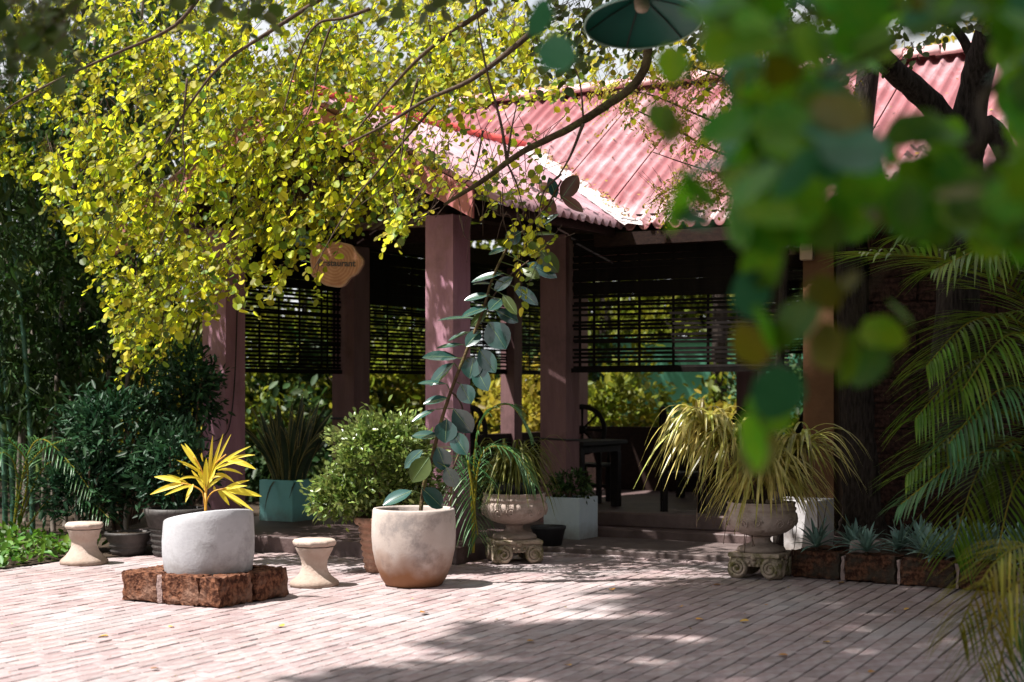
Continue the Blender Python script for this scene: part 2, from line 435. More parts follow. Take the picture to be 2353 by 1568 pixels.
def link(name, data, parent=None, loc=None, rz=0.0):
    o = bpy.data.objects.new(name, data)
    col.objects.link(o)
    if parent is not None:
        o.parent = parent
    if loc is not None:
        o.location = loc
    if rz:
        o.rotation_euler = (0, 0, rz)
    return o
def tag(o, label=None, cat=None, group=None, kind=None):
    if label: o["label"] = label
    if cat: o["category"] = cat
    if group: o["group"] = group
    if kind: o["kind"] = kind
    return o
def thing(name, label, cat, loc=(0, 0, 0), rz=0.0, group=None):
    return tag(link(name, None, None, loc, rz), label, cat, group)
def structure(o):
    o["kind"] = "structure"
    return o
def bez(p0, p1, p2, n):
    p0, p1, p2 = Vector(p0), Vector(p1), Vector(p2)
    return [p0 * (1 - t) ** 2 + p1 * 2 * t * (1 - t) + p2 * t * t for t in [i / (n - 1) for i in range(n)]]
def smooth_path(pts, sub=4):
    """Catmull-Rom through pts"""
    pts = [Vector(p) for p in pts]
    q = [pts[0]] + pts + [pts[-1]]
    out = []
    for i in range(1, len(q) - 2):
        for k in range(sub):
            t = k / sub
            a, b, c, d = q[i - 1], q[i], q[i + 1], q[i + 2]
            out.append(0.5 * ((2 * b) + (c - a) * t + (2 * a - 5 * b + 4 * c - d) * t * t + (3 * b - a - 3 * c + d) * t ** 3))
    out.append(pts[-1])
    return out

# leaf templates: x along the leaf, y across, z out of it
T_ROUND = (np.array([(0, 0, 0), (1, 0, -.06), (.02, .26, .07), (.32, .47, .12), (.68, .43, .08), (.95, .19, -.02),
                     (.02, -.26, .07), (.32, -.47, .12), (.68, -.43, .08), (.95, -.19, -.02)], float),
           [(0, 1, 5, 4, 3, 2), (0, 6, 7, 8, 9, 1)])
T_LANCE = (np.array([(0, 0, 0), (1, 0, -.10), (.30, .15, .04), (.68, .12, .0), (.30, -.15, .04), (.68, -.12, .0)], float), [(0, 1, 3, 2), (0, 4, 5, 1)])
T_NARROW = (np.array([(0, 0, 0), (1, 0, -.22), (.35, .055, .0), (.35, -.055, .0)], float), [(0, 3, 1, 2)])
T_OVAL = (np.array([(0, 0, 0), (1, 0, -.05), (.25, .22, .06), (.65, .24, .05), (.25, -.22, .06), (.65, -.24, .05)], float), [(0, 1, 3, 2), (0, 4, 5, 1)])

def unit(a):
    return a / np.maximum(np.linalg.norm(a, axis=1, keepdims=True), 1e-9)
def frames(ax, nr):
    ax = unit(ax)
    nr = unit(nr - ax * np.sum(nr * ax, axis=1, keepdims=True))
    sdv = np.cross(nr, ax)
    return ax, sdv, nr
def leaf_mesh(name, pos, ax, nr, size, T, material):
    tv, tf = T
    ax, sdv, nr = frames(ax, nr)
    n, k = len(pos), len(tv)
    s_ = np.asarray(size)[:, None, None]
    V = (pos[:, None, :] + s_ * (tv[None, :, 0:1] * ax[:, None, :] + tv[None, :, 1:2] * sdv[:, None, :] + tv[None, :, 2:3] * nr[:, None, :])).reshape(-1, 3)
    me = bpy.data.meshes.new(name)
    nf = len(tf)
    lens = np.tile([len(f) for f in tf], n)
    idx = np.concatenate([np.array(f) for f in tf])
    loops = (np.arange(n)[:, None] * k + idx[None, :]).ravel()
    me.vertices.add(n * k)
    me.vertices.foreach_set("co", V.ravel())
    me.loops.add(len(loops))
    me.loops.foreach_set("vertex_index", loops.astype(np.int32))
    me.polygons.add(n * nf)
    starts = np.concatenate([[0], np.cumsum(lens)[:-1]])
    me.polygons.foreach_set("loop_start", starts.astype(np.int32))
    me.materials.append(material)
    me.update(calc_edges=True)
    me.validate()
    return me
def rdir(n):
    return unit(rng.normal(size=(n, 3)))
def single_leaf_mesh(name, T, material):
    me = bpy.data.meshes.new(name)
    me.from_pydata([tuple(p) for p in T[0]], [], T[1])
    me.materials.append(material)
    me.update()
    return me
def leaf_matrix(p, a, n_, s):
    a, sd_, nn = frames(np.array([a]), np.array([n_]))
    m = Matrix.Identity(4)
    for i in range(3):
        m[i][0], m[i][1], m[i][2], m[i][3] = a[0][i] * s, sd_[0][i] * s, nn[0][i] * s, p[i]
    return m

def in_poly(x, y, poly):
    x, y = np.asarray(x, float), np.asarray(y, float)
    c = np.zeros(x.shape, bool)
    j = len(poly) - 1
    for i in range(len(poly)):
        xi, yi = poly[i]
        xj, yj = poly[j]
        hit = ((yi > y) != (yj > y)) & (x < (xj - xi) * (y - yi) / ((yj - yi) or 1e-9) + xi)
        c ^= hit
        j = i
    return c

# ================================================================== the setting
m = MB()
m.add([(-300, -100, -0.05), (300, -100, -0.05), (300, 600, -0.05), (-300, 600, -0.05)], [(0, 1, 2, 3)])
structure(m.build("ground", M['grass']))
m = MB()
m.add([(-14, 12.6, 0.0), (-4.35, 12.75, 0.0), (-3.85, 13.95, 0.0), (-2.6, 14.75, 0.0), (-2.0, 26, 0.0), (-14, 26, 0.0)], [(0, 1, 2, 3, 4, 5)])
structure(m.build("planting_bed", M['soil']))

# ---- brick paving, rows run along UU
pav = MB()
bed = [(-9, 2), (9, 2), (9, 12.2), (4.2, 15.5), (1.5, 16.2), (-2.6, 14.72), (-3.85, 13.95), (-4.35, 12.75), (-9, 11.0)]
pav.add([(x, y, -0.011) for x, y in bed], [tuple(range(len(bed)))])
paving = structure(pav.build("brick_paving", M['joint']))
BL, BW, GL, GW = 0.215, 0.100, 0.004, 0.007
UB, VB, ROTB = Vector((math.sin(R(25)), math.cos(R(25)), 0)), Vector((-math.cos(R(25)), math.sin(R(25)), 0)), R(65)
cand = []
for r_ in range(-105, 75):
    v = r_ * (BW + GW)
    off = (r_ % 2) * 0.5 * (BL + GL) + ((r_ * 37) % 11) * 0.004
    for c_ in range(-62, 16):
        u = c_ * (BL + GL) + off
        c = O2 + UB * u + VB * v
        d_ = c - O2
        cand.append((c.x, c.y, d_.dot(UU), d_.dot(VV)))
cand = np.array(cand)
keep = in_poly(cand[:, 0], cand[:, 1], [(-8.5, 5.5), (8.5, 5.5), (8.5, 12.1), (4.1, 15.2), (1.5, 16.0), (-2.55, 14.55), (-3.75, 13.9), (-4.3, 12.85), (-8.5, 11.2)])
loc_v = cand[:, 3]
loc_u = cand[:, 2]
keep &= ~((loc_u > -0.56) & (loc_v > -0.42))          # wing one's plinth
keep &= ~((loc_u > 0.72) & (loc_v < -0.32))           # terrace between the wings
cand = cand[keep]
px = HX + F * cand[:, 0] / cand[:, 1]
py = HY + F * H0 / cand[:, 1]
vis = (px > 12) & (px < 2341) & (py < 1556)
order = np.argsort(np.where(vis, cand[:, 1], 999))
single = order[:300]
rest = order[300:]
def brick_geo(mb, mtx, j):
    a, b = BL / 2 - j * 0.001, BW / 2 - j * 0.0012
    mb.box(-a, a, -b, b, -0.03, 0.0, 0, mtx, 0.004)
bvar = []
for k in range(6):
    b_ = MB()
    a, b = BL / 2 - random.random() * 0.003, BW / 2 - random.random() * 0.003
    b_.box(-a, a, -b, b, -0.03, 0, bevel=0.0045)
    b_.v = [(x + random.uniform(-.0022, .0022), y + random.uniform(-.0022, .0022), z) for x, y, z in b_.v]
    bvar.append(b_.mesh("brick", M['brick']))
for k, i in enumerate(single):
    x, y = cand[i][0], cand[i][1]
    o = link("brick", bvar[k % 6], paving, (x, y, random.uniform(-0.0035, 0.0025)))
    o.rotation_euler = (random.uniform(-.012, .012), random.uniform(-.006, .006), ROTB + random.uniform(-.007, .007))
mb = MB()
for i in rest:
    x, y = cand[i][0], cand[i][1]
    mt = Matrix.Translation((x, y, random.uniform(-0.0035, 0.0025))) @ Matrix.Rotation(ROTB + random.uniform(-.007, .007), 4, 'Z') @ Matrix.Rotation(random.uniform(-.012, .012), 4, 'X')
    brick_geo(mb, mt, random.uniform(0, 2))
o = mb.build("distant_bricks", M['brickS'], paving)
o["kind"] = "stuff"

# ---- terrace slab in the corner of the two wings
def lbox(mb, u0, u1, v0, v1, z0, z1, mi=0, bevel=0.0):
    mt = Matrix.Translation(O2) @ Matrix.Rotation(ROT, 4, 'Z')
    return mb.box(u0, u1, v0, v1, z0, z1, mi, mt, bevel)
m = MB()
lbox(m, 0.62, 1.742, -6.6, -0.325, -0.04, 0.06, bevel=0.01)
terrace = structure(m.build("terrace", M['terrace']))
nk = 46
for k in range(nk):                        # a border course of bricks on edge along the terrace
    b_ = MB()
    v0 = -0.335 - k * 0.13
    lbox(b_, 0.50, 0.612, v0 - 0.12, v0, -0.03, 0.012 + random.uniform(0, .006), bevel=0.006)
    b_.build("edging_brick", M['brick'], terrace)

# ================================================================== the pavilion
pav_t = thing("pavilion", "open pavilion with square pink plaster posts under pink corrugated gable roofs", "pavilion", L(0, 0, 0))
def lpart(name, mb, mats, smooth=False):
    o = mb.build(name, mats, pav_t, smooth)
    o.matrix_parent_inverse = Matrix.Translation(-O2)
    return o
FZ = 0.14
m = MB(); lbox(m, -0.52, 8.3, -0.36, 3.25, -0.04, FZ, bevel=0.012); lpart("plinth", m, M['plinth'])
m = MB(); lbox(m, 1.75, 8.3, -7.4, -0.365, -0.04, FZ + 0.002, bevel=0.012); lpart("plinth", m, M['plinth'])
m = MB(); lbox(m, 1.98, 2.28, -2.6, -0.38, FZ + 0.002, 0.28, bevel=0.012); lpart("step", m, M['plinth'])
PW = 0.29
def post(u, v, mt_='post', z1=3.02, w_=PW):
    m_ = MB()
    b = 0.008
    prof = [(b, b), (w_ - b, b), (w_ - b, w_ - b), (b, w_ - b)]
    lbox(m_, u, u + w_, v, v + w_, FZ - 0.02, z1, bevel=b)
    return lpart("post", m_, M[mt_])
post(0, 2.58); post(0, 0); post(2.11, 0, 'postShade')
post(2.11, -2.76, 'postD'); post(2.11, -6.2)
post(2.11, 2.58, 'postShade'); post(3.95, 2.58, 'postShade'); post(7.3, 2.58, 'postShade')
post(7.3, 0, 'postShade'); post(7.3, -2.76, 'postShade'); post(7.3, -6.2, 'postShade'); post(5.6, 2.6, 'postShade', w_=.2)
# beams
def lbeam(u0, u1, v0, v1, z0, z1, mt_='beam', name="beam"):
    m_ = MB(); lbox(m_, u0, u1, v0, v1, z0, z1); return lpart(name, m_, M[mt_])
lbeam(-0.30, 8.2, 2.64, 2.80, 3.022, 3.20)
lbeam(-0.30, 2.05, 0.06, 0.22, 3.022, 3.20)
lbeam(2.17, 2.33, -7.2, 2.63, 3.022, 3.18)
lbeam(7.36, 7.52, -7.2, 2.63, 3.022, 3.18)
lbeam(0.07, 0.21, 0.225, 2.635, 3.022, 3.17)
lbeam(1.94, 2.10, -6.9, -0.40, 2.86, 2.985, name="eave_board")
# dark timber board infill in the gable, seen from below the barge boards
for k in range(26):
    v0 = -0.15 + k * 0.125
    zt = 3.10 + 0.49 * min(v0 + 0.73, 3.73 - v0 - 0.11) - 0.12
    if zt > 3.22:
        m_ = MB(); lbox(m_, 0.085, 0.105, v0, v0 + 0.118, 3.175, zt); lpart("gable_board", m_, M['beam'])
lbeam(7.32, 7.50, -7.0, -3.4, FZ + .001, .98, 'beam', "added_dark_wall"); lbeam(7.32, 7.50, -2.40, -.05, FZ + .001, .98, 'beam', "added_dark_wall"); lbeam(7.32, 7.50, .35, 2.5, FZ + .001, .98, 'beam', "added_dark_wall")  # invented dark walls, hiding the bright garden so the interior stays dark
lbeam(4.32, 7.25, 2.64, 2.78, FZ + .001, .92, 'beam', "added_dark_wall"); lbeam(2.46, 3.90, 2.64, 2.78, FZ + .001, .86, 'beam', "added_dark_wall")
# ---- roof sheets: corrugation runs downslope
def sheet(a0, a1, outline, zfun, mt_, name, axis):
    """corrugated strips; axis 'u': ribs run along u (wing two), 'v': ribs run along v (wing one).
    outline(s) gives (t0, t1): extent along the rib at the position s across the ribs."""
    pitch, amp, sub = 0.15, 0.032, 8
    n = int(round((a1 - a0) / pitch * sub))
    vs, fs = [], []
    segs = 8
    for i in range(n + 1):
        s_ = a0 + (a1 - a0) * i / n
        t0, t1 = outline(s_)
        ph = 2 * math.pi * (s_ - a0) / pitch
        h = amp * math.cos(ph) + amp * 0.25 * math.cos(2 * ph)
        for j in range(segs + 1):
            t = t0 + (t1 - t0) * j / segs
            u, v = (t, s_) if axis == 'u' else (s_, t)
            vs.append(L(u, v, zfun(u, v) + h))
    for i in range(n):
        for j in range(segs):
            a = i * (segs + 1) + j
            fs.append((a, a + 1, a + segs + 2, a + segs + 1))
    m_ = MB()
    m_.add(vs, fs)
    o = lpart(name, m_, mt_, True)
    sm = o.modifiers.new("thickness", 'SOLIDIFY')
    sm.thickness = 0.008
    return o
RV, E1 = 1.5, -0.73               # wing one ridge (v) and right eave
Z1 = lambda u, v: 3.03 + 0.525 * (2.23 - abs(v - RV))
S2 = 0.667
UR2 = 4.86
Z2 = lambda u, v: 3.03 + S2 * (2.91 - abs(u - UR2))
def split_sheets(a0, a1, width, fn):
    a = a0
    while a < a1 - 0.02:
        b = min(a + width, a1)
        fn(a, b + (0.0))
        a = b
W = 0.78
split_sheets(-0.38, 3.78, W, lambda a, b: sheet(a, b, lambda s_: (max(E1, RV - 2.23 + (s_ - 1.95) * S2 / 0.525 * 1.0) if s_ > 1.95 else E1, RV), Z1, M['roof1'], "roof_sheet", 'v'))
split_sheets(-0.38, 4.3, W, lambda a, b: sheet(a, b, lambda s_: (RV, 3.73), Z1, M['roof1'], "roof_sheet", 'v'))
def out2(v):
    # wing two front slope is cut off by wing one's roof along the valley
    if v > RV: return (1.95 + (3.73 - v) * 0.525 / S2, UR2)
    lim = 1.95 + max(0.0, (v - E1)) * 0.525 / S2
    return (lim, UR2)
split_sheets(-7.4, 3.0, W, lambda a, b: sheet(a, b, out2, Z2, M['roof'], "roof_sheet", 'u'))
split_sheets(-7.4, 3.0, W, lambda a, b: sheet(a, b, lambda s_: (UR2, 7.77), Z2, M['roof'], "roof_sheet", 'u'))
# ridge caps: half-round tiles, one by one
def caps(p0, p1, n, r, mt_, name="ridge_tile"):
    p0, p1 = Vector(p0), Vector(p1)
    d = (p1 - p0) / n
    t = d.normalized()
    sdv = t.cross(Vector((0, 0, 1))).normalized()
    for i in range(n):
        a, b = p0 + d * i, p0 + d * (i + 1.12)
        vs = []
        for q, rr, lift in ((a, r * 0.92, 0), (b, r * 1.08, 0.012)):
            for k in range(9):
                an = R(-12) + R(204) * k / 8
                vs.append(q + sdv * math.cos(an) * rr + Vector((0, 0, math.sin(an) * rr * 0.62 + lift)))
        fs = [(k, k + 1, k + 10, k + 9) for k in range(8)]
        m_ = MB(); m_.add(vs, fs)
        o = lpart(name, m_, mt_, True)
        o.modifiers.new("t", 'SOLIDIFY').thickness = 0.015
caps(L(-0.42, RV, Z1(0, RV) - 0.02), L(3.72, RV, Z1(0, RV) - 0.02), 10, 0.13, M['redcap'])
caps(L(UR2, 3.05, Z2(UR2, 0) - 0.0), L(UR2, -7.4, Z2(UR2, 0) - 0.0), 26, 0.15, M['pinkcap'])
# valley mortar between the two roofs: a rough bed lying on the fold
m = MB()
n = 30
vs, fs = [], []
for i in range(n + 1):
    t = i / n
    v = E1 - 0.05 + (RV - 0.1 - E1) * t
    u = 1.95 + (v - E1) * 0.525 / S2
    z = Z1(u, v) + 0.045
    wv = 0.13 + 0.035 * math.sin(i * 1.7) + random.uniform(-.02, .02)
    vs += [L(u - wv, v - wv * .2, z - 0.012), L(u, v, z + 0.012 + random.uniform(0, .01)), L(u + wv * .15, v - wv * 1.25, z - 0.005)]
for i in range(n):
    a = i * 3
    fs += [(a, a + 1, a + 4, a + 3), (a + 1, a + 2, a + 5, a + 4)]
m.add(vs, fs)
o = lpart("valley_mortar", m, M['mortar'], False)
# barge boards on the gable of wing one, and the left gable of wing two
def barge(u, va, vb, mt_='barge', zoff=-0.03, hgt=0.24):
    m_ = MB()
    za, zb = Z1(u, va) + zoff, Z1(u, vb) + zoff
    vs = []
    for uu in (u, u + 0.03):
        vs += [L(uu, va, za - hgt), L(uu, vb, zb - hgt), L(uu, vb, zb), L(uu, va, za)]
    m_.add(vs, [(0, 1, 2, 3), (7, 6, 5, 4), (0, 4, 5, 1), (1, 5, 6, 2), (2, 6, 7, 3), (3, 7, 4, 0)])
    lpart("barge_board", m_, M[mt_])
barge(-0.36, -0.42, RV - 0.002)
barge(-0.36, 3.72, RV + 0.002)
# purlins under wing one's eave
for v in (-0.62, -0.1, 0.5, 1.0, 2.0, 2.6, 3.2):
    m_ = MB()
    z = Z1(0, v) - 0.09
    lbox(m_, -0.32, 1.9 if v < 0 else 3.6, v - .03, v + .03, z - .05, z + .03)
    lpart("purlin", m_, M['beam'])
# cable pinned across the near posts
m = MB(); m.tube(smooth_path([L(-.012, 2.90, 1.05), L(-.012, 2.75, .97), L(-.012, 2.6, 1.02), L(.05, 2.565, 1.15), L(.12, 2.565, 1.6), L(.16, 2.565, 2.4)]), 0.006, 5)
lpart("cable", m, M['wire'])
m = MB(); m.tube([L(2.098, .30, .98), L(2.098, -.012, .97), L(2.42, -.012, .96)], 0.009, 5); lpart("cable", m, M['wire'])
m = MB(); m.tube([L(2.098, 2.88, 1.16), L(2.098, 2.57, 1.16), L(2.42, 2.57, 1.2)], 0.012, 5); lpart("cable", m, M['wire'])

# ---- blinds
def blind(label, u0, v0, axis, width, z1, z0, zsplit, tapes, pitch=0.04):
    b = thing("bamboo_blind", label, "blind", L(u0, v0, z0), ROT if axis == 'u' else ROT + R(90), "slatted blinds hung round the pavilion")
    hh = z1 - z0
    base = MB().box(0.0, width, -.006, .006, -0.0125, 0.0125).mesh("slat", M['blind'])
    thick = MB().box(0.0, width, -.006, .006, -0.0165, 0.0165).mesh("slat", M['blind'])
    z = 0.04
    while z < zsplit - z0:
        o = link("slat", base, b, (random.uniform(-.01, .01), 0, z + random.uniform(-.003, .003)))
        o.rotation_euler = (random.uniform(-.35, .35), random.gauss(0, .0045), 0)
        z += pitch * random.uniform(.82, 1.18)
    while z < hh:
        o = link("slat", thick, b, (random.uniform(-.01, .01), 0, z))
        o.rotation_euler = (random.uniform(-.1, .1), random.uniform(-.003, .003), 0)
        z += 0.0325
    MB().box(-0.02, width + 0.02, -.014, .014, -0.022, 0.022).build("bottom_rail", M['blind'], b)
    MB().box(-0.02, width + 0.02, -.02, .02, hh, hh + 0.05).build("head_rail", M['blind'], b)
    for t in tapes:
        MB().box(t * width - .014, t * width + .014, -.011, -.007, 0.03, hh).build("tape", M['blind'], b)
    return b
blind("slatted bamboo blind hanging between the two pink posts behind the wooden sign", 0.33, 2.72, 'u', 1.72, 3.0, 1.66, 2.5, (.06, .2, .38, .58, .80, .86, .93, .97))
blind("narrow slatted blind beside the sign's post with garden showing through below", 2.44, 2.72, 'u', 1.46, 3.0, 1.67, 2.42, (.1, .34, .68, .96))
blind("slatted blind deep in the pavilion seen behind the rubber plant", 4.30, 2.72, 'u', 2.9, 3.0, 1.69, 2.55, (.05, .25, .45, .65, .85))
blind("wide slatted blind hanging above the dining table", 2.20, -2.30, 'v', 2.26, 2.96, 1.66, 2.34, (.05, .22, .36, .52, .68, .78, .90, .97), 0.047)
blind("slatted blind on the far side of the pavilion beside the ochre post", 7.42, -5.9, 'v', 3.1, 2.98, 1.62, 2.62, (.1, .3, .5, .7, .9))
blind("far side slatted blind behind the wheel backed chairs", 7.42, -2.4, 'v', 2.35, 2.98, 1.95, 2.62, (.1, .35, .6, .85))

# ================================================================== walls and planters at the right
def rough_block(sx, sy, sz, amp, seed, nx=10, ny=5, nz=5):
    """a sawn stone block with a pitted skin, corner at the origin"""
    rs = random.Random(seed)
    vid, vs, fs = {}, [], []
    def vert(i, j, k):
        key = (i, j, k)
        if key not in vid:
            vid[key] = len(vs)
            e = (i in (0, nx)) + (j in (0, ny)) + (k in (0, nz))
            a = amp * (1.6 if e > 1 else 1.0)
            q = [sx * i / nx, sy * j / ny, sz * k / nz]
            for d, (lo, hi, ii, nn) in enumerate(((0, sx, i, nx), (0, sy, j, ny), (0, sz, k, nz))):
                q[d] += rs.uniform(-.3, .3) * a
                if ii == 0: q[d] += rs.uniform(0, 1) * a
                if ii == nn: q[d] -= rs.uniform(0, 1) * a
            if k == 0: q[2] = max(q[2], 0.0)
            vs.append(tuple(q))
        return vid[key]
    for i in range(nx):
        for j in range(ny):
            fs.append((vert(i, j, 0), vert(i, j + 1, 0), vert(i + 1, j + 1, 0), vert(i + 1, j, 0)))
            fs.append((vert(i, j, nz), vert(i + 1, j, nz), vert(i + 1, j + 1, nz), vert(i, j + 1, nz)))
    for i in range(nx):
        for k in range(nz):
            fs.append((vert(i, 0, k), vert(i + 1, 0, k), vert(i + 1, 0, k + 1), vert(i, 0, k + 1)))
            fs.append((vert(i, ny, k), vert(i, ny, k + 1), vert(i + 1, ny, k + 1), vert(i + 1, ny, k)))
    for j in range(ny):
        for k in range(nz):
            fs.append((vert(0, j, k), vert(0, j, k + 1), vert(0, j + 1, k + 1), vert(0, j + 1, k)))
            fs.append((vert(nx, j, k), vert(nx, j + 1, k), vert(nx, j + 1, k + 1), vert(nx, j, k + 1)))
    m_ = MB()
    m_.add(vs, fs)
    return m_
# laterite wall right of the ochre post
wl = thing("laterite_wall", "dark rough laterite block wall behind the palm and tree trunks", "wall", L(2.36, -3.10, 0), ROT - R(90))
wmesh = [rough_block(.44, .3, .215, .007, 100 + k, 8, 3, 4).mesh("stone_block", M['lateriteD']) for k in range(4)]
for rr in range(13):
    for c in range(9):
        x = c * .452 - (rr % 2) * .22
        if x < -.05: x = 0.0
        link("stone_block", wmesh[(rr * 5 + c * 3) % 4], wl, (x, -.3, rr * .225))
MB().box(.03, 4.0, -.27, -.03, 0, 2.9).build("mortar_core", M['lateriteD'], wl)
# laterite kerbed bed
kd = Vector((0.80, -0.60, 0)).normalized()
kang = math.atan2(kd.y, kd.x)
kp = G(1815, 1326)
kb = thing("laterite_planter", "low laterite block planter bed holding blue green rosettes", "planter", kp, kang)
kbm = [rough_block(.42, .2, .215, .010, 40 + k, 12, 4, 6).mesh("stone_block", M['lateriteM']) for k in range(3)]
for k in range(5):
    link("stone_block", kbm[k % 3], kb, (k * .455, 0, 0))
    if k < 4: rough_block(.035, .17, .19, .006, 70 + k, 2, 4, 5).build("mortar_joint", M['mort2'], kb, loc=(k * .455 + .42, .015, 0))
link("stone_block", kbm[1], kb, (.2, .21, 0)).rotation_euler = (0, 0, R(90))
m = MB()
m.add([(.18, .19, .17), (2.3, .19, .17), (2.6, 2.6, .19), (.18, 1.55, .19)], [(0, 1, 2, 3)])
m.add([(.18, .19, .0), (.18, 1.55, 0), (.18, 1.55, .19), (.18, .19, .17)], [(0, 1, 2, 3)])
m.build("soil", M['soil'], kb)
def K(x, y, z=0.18):
    return kp + kd * x + Vector((-kd.y, kd.x, 0)) * y + Vector((0, 0, z))

# ---- square laterite ring round the white pot
fc = Vector((-1.955, 10.73, 0))
rg = thing("stone_surround", "square ring of pitted red laterite blocks under the slanted white pot", "stone surround", fc, ROT)
SZ, HT, TH = 0.81, 0.21, 0.16
# local x = UU (right side), local y = VV (left side)
rg.scale = (1, 1.10, 1)
rough_block(.365, TH, HT, .011, 1, 12, 5, 7).build("stone_block", M['laterite'], rg, loc=(0, 0, 0))
rough_block(.375, TH, HT, .011, 2, 12, 5, 7).build("stone_block", M['laterite'], rg, loc=(.39, 0, 0))
b1 = rough_block(.30, TH, HT, .011, 3, 10, 5, 7).build("stone_block", M['laterite'], rg, loc=(TH, TH + .004, 0)); b1.rotation_euler = (0, 0, R(90))
b2 = rough_block(.30, TH, HT, .011, 4, 10, 5, 7).build("stone_block", M['laterite'], rg, loc=(TH, TH + .004 + .335, 0)); b2.rotation_euler = (0, 0, R(90))
rough_block(.05, TH - .014, HT - .014, .006, 6, 2, 4, 5).build("mortar_joint", M['mort2'], rg, loc=(TH - .007, TH + .297, 0)).rotation_euler = (0, 0, R(90))
rough_block(.62, TH, HT, .011, 5, 16, 5, 7).build("stone_block", M['laterite'], rg, loc=(TH + .006, SZ - TH + .02, 0))
b3 = rough_block(.45, TH, HT, .011, 8, 12, 5, 7).build("stone_block", M['laterite'], rg, loc=(SZ, TH + .004, 0)); b3.rotation_euler = (0, 0, R(90))
MB().box(TH, SZ - TH, TH, SZ - TH, 0, .115).build("soil", M['soil'], rg)
ctr = fc + UU * SZ / 2 + VV * SZ / 2

# ================================================================== pots
def rimz(x, y, z, i):
    return 0.0
zf_ = lambda x, y, z, i: (0.125 * x - 0.16 * y) * max(0.0, (z - .18) / .27) * (1 if z > .18 else 0)
prof = [(.0, 0), (.262, 0), (.283, .015), (.305, .10), (.318, .20), (.320, .30), (.314, .40), (.309, .455), (.303, .462), (.285, .455), (.28, .40), (.285, .30)]
m = MB(); m.lathe(prof, 56, zf=zf_)
m.disc(.283, .32, 40, 1)
wp = thing("slanted_pot", "pale cement pot with a slanted rim standing in the laterite ring", "pot", ctr + Vector((-.02, -.02, .118)))
m.build("body", [M['white_pot'], M['soil']], wp, True)

cp = thing("large_clay_pot", "large sun bleached clay pot with brown stained foot holding the rubber plant", "pot", (-.736, 12.06, 0))
prof = [(.0, .0), (.195, .0), (.212, .01), (.245, .06), (.285, .16), (.308, .27), (.316, .37), (.315, .46), (.309, .54), (.307, .565), (.300, .577), (.288, .577), (.280, .565), (.282, .48), (.286, .40)]
m = MB(); m.lathe(prof, 64); m.disc(.284, .44, 40, 1)
m.build("body", [M['claypot'], M['soil']], cp, True)

tp = thing("terracotta_pot", "brown ribbed terracotta pot with rolled rim under the clipped bush", "pot", (-1.02, 12.98, 0))
prof = [(0, 0), (.155, 0), (.160, .01)]
z = .02
while z < .36:
    r0 = .160 + (z / .36) * .055
    prof += [(r0, z), (r0 + .010, z + .012), (r0 + .010, z + .028), (r0, z + .04)]
    z += .05
prof += [(.222, .375), (.245, .385), (.252, .405), (.250, .435), (.240, .444), (.222, .440), (.215, .40)]
m = MB(); m.lathe(prof, 40); m.disc(.217, .405, 32, 1)
m.build("body", [M['terra'], M['soil']], tp, True)

def box_pot(name, label, corner, size, h, mt_, z0):
    t = thing(name, label, "planter box", Vector((corner[0], corner[1], z0)), ROT)
    m_ = MB()
    s_, wl_, b = size, .02, .006
    vs, fs = [], []
    for (i, z) in ((0, 0.0), (0, h - b), (b, h), (wl_, h), (wl_, h - .06)):
        vs += [(i, i, z), (s_ - i, i, z), (s_ - i, s_ - i, z), (i, s_ - i, z)]
    for k in range(4):
        for j in range(4):
            fs.append((k * 4 + j, k * 4 + (j + 1) % 4, k * 4 + 4 + (j + 1) % 4, k * 4 + 4 + j))
    m_.add(vs, fs)
    m_.build("box", mt_, t)
    MB().box(.02, s_ - .02, .02, s_ - .02, .02, h - .05).build("soil", M['soil'], t)
    return t
tc_ = G(672, 1200, FZ + .002)
box_pot("teal_planter", "teal painted cube planter full of snake plant blades", tc_, .42, .415, M['teal'], FZ + .002)
wc = G(1331, 1241, .062)
box_pot("white_cube_planter", "pale blue white cube planter at the inner corner of the pavilion", wc, .38, .39, M['bluewhite'], .062)
wc2 = G(1878, 1269, .062)
box_pot("white_cube_planter", "stained white cube planter half hidden behind the urn on its capital", wc2, .44, .44, M['whitebox'], .062)

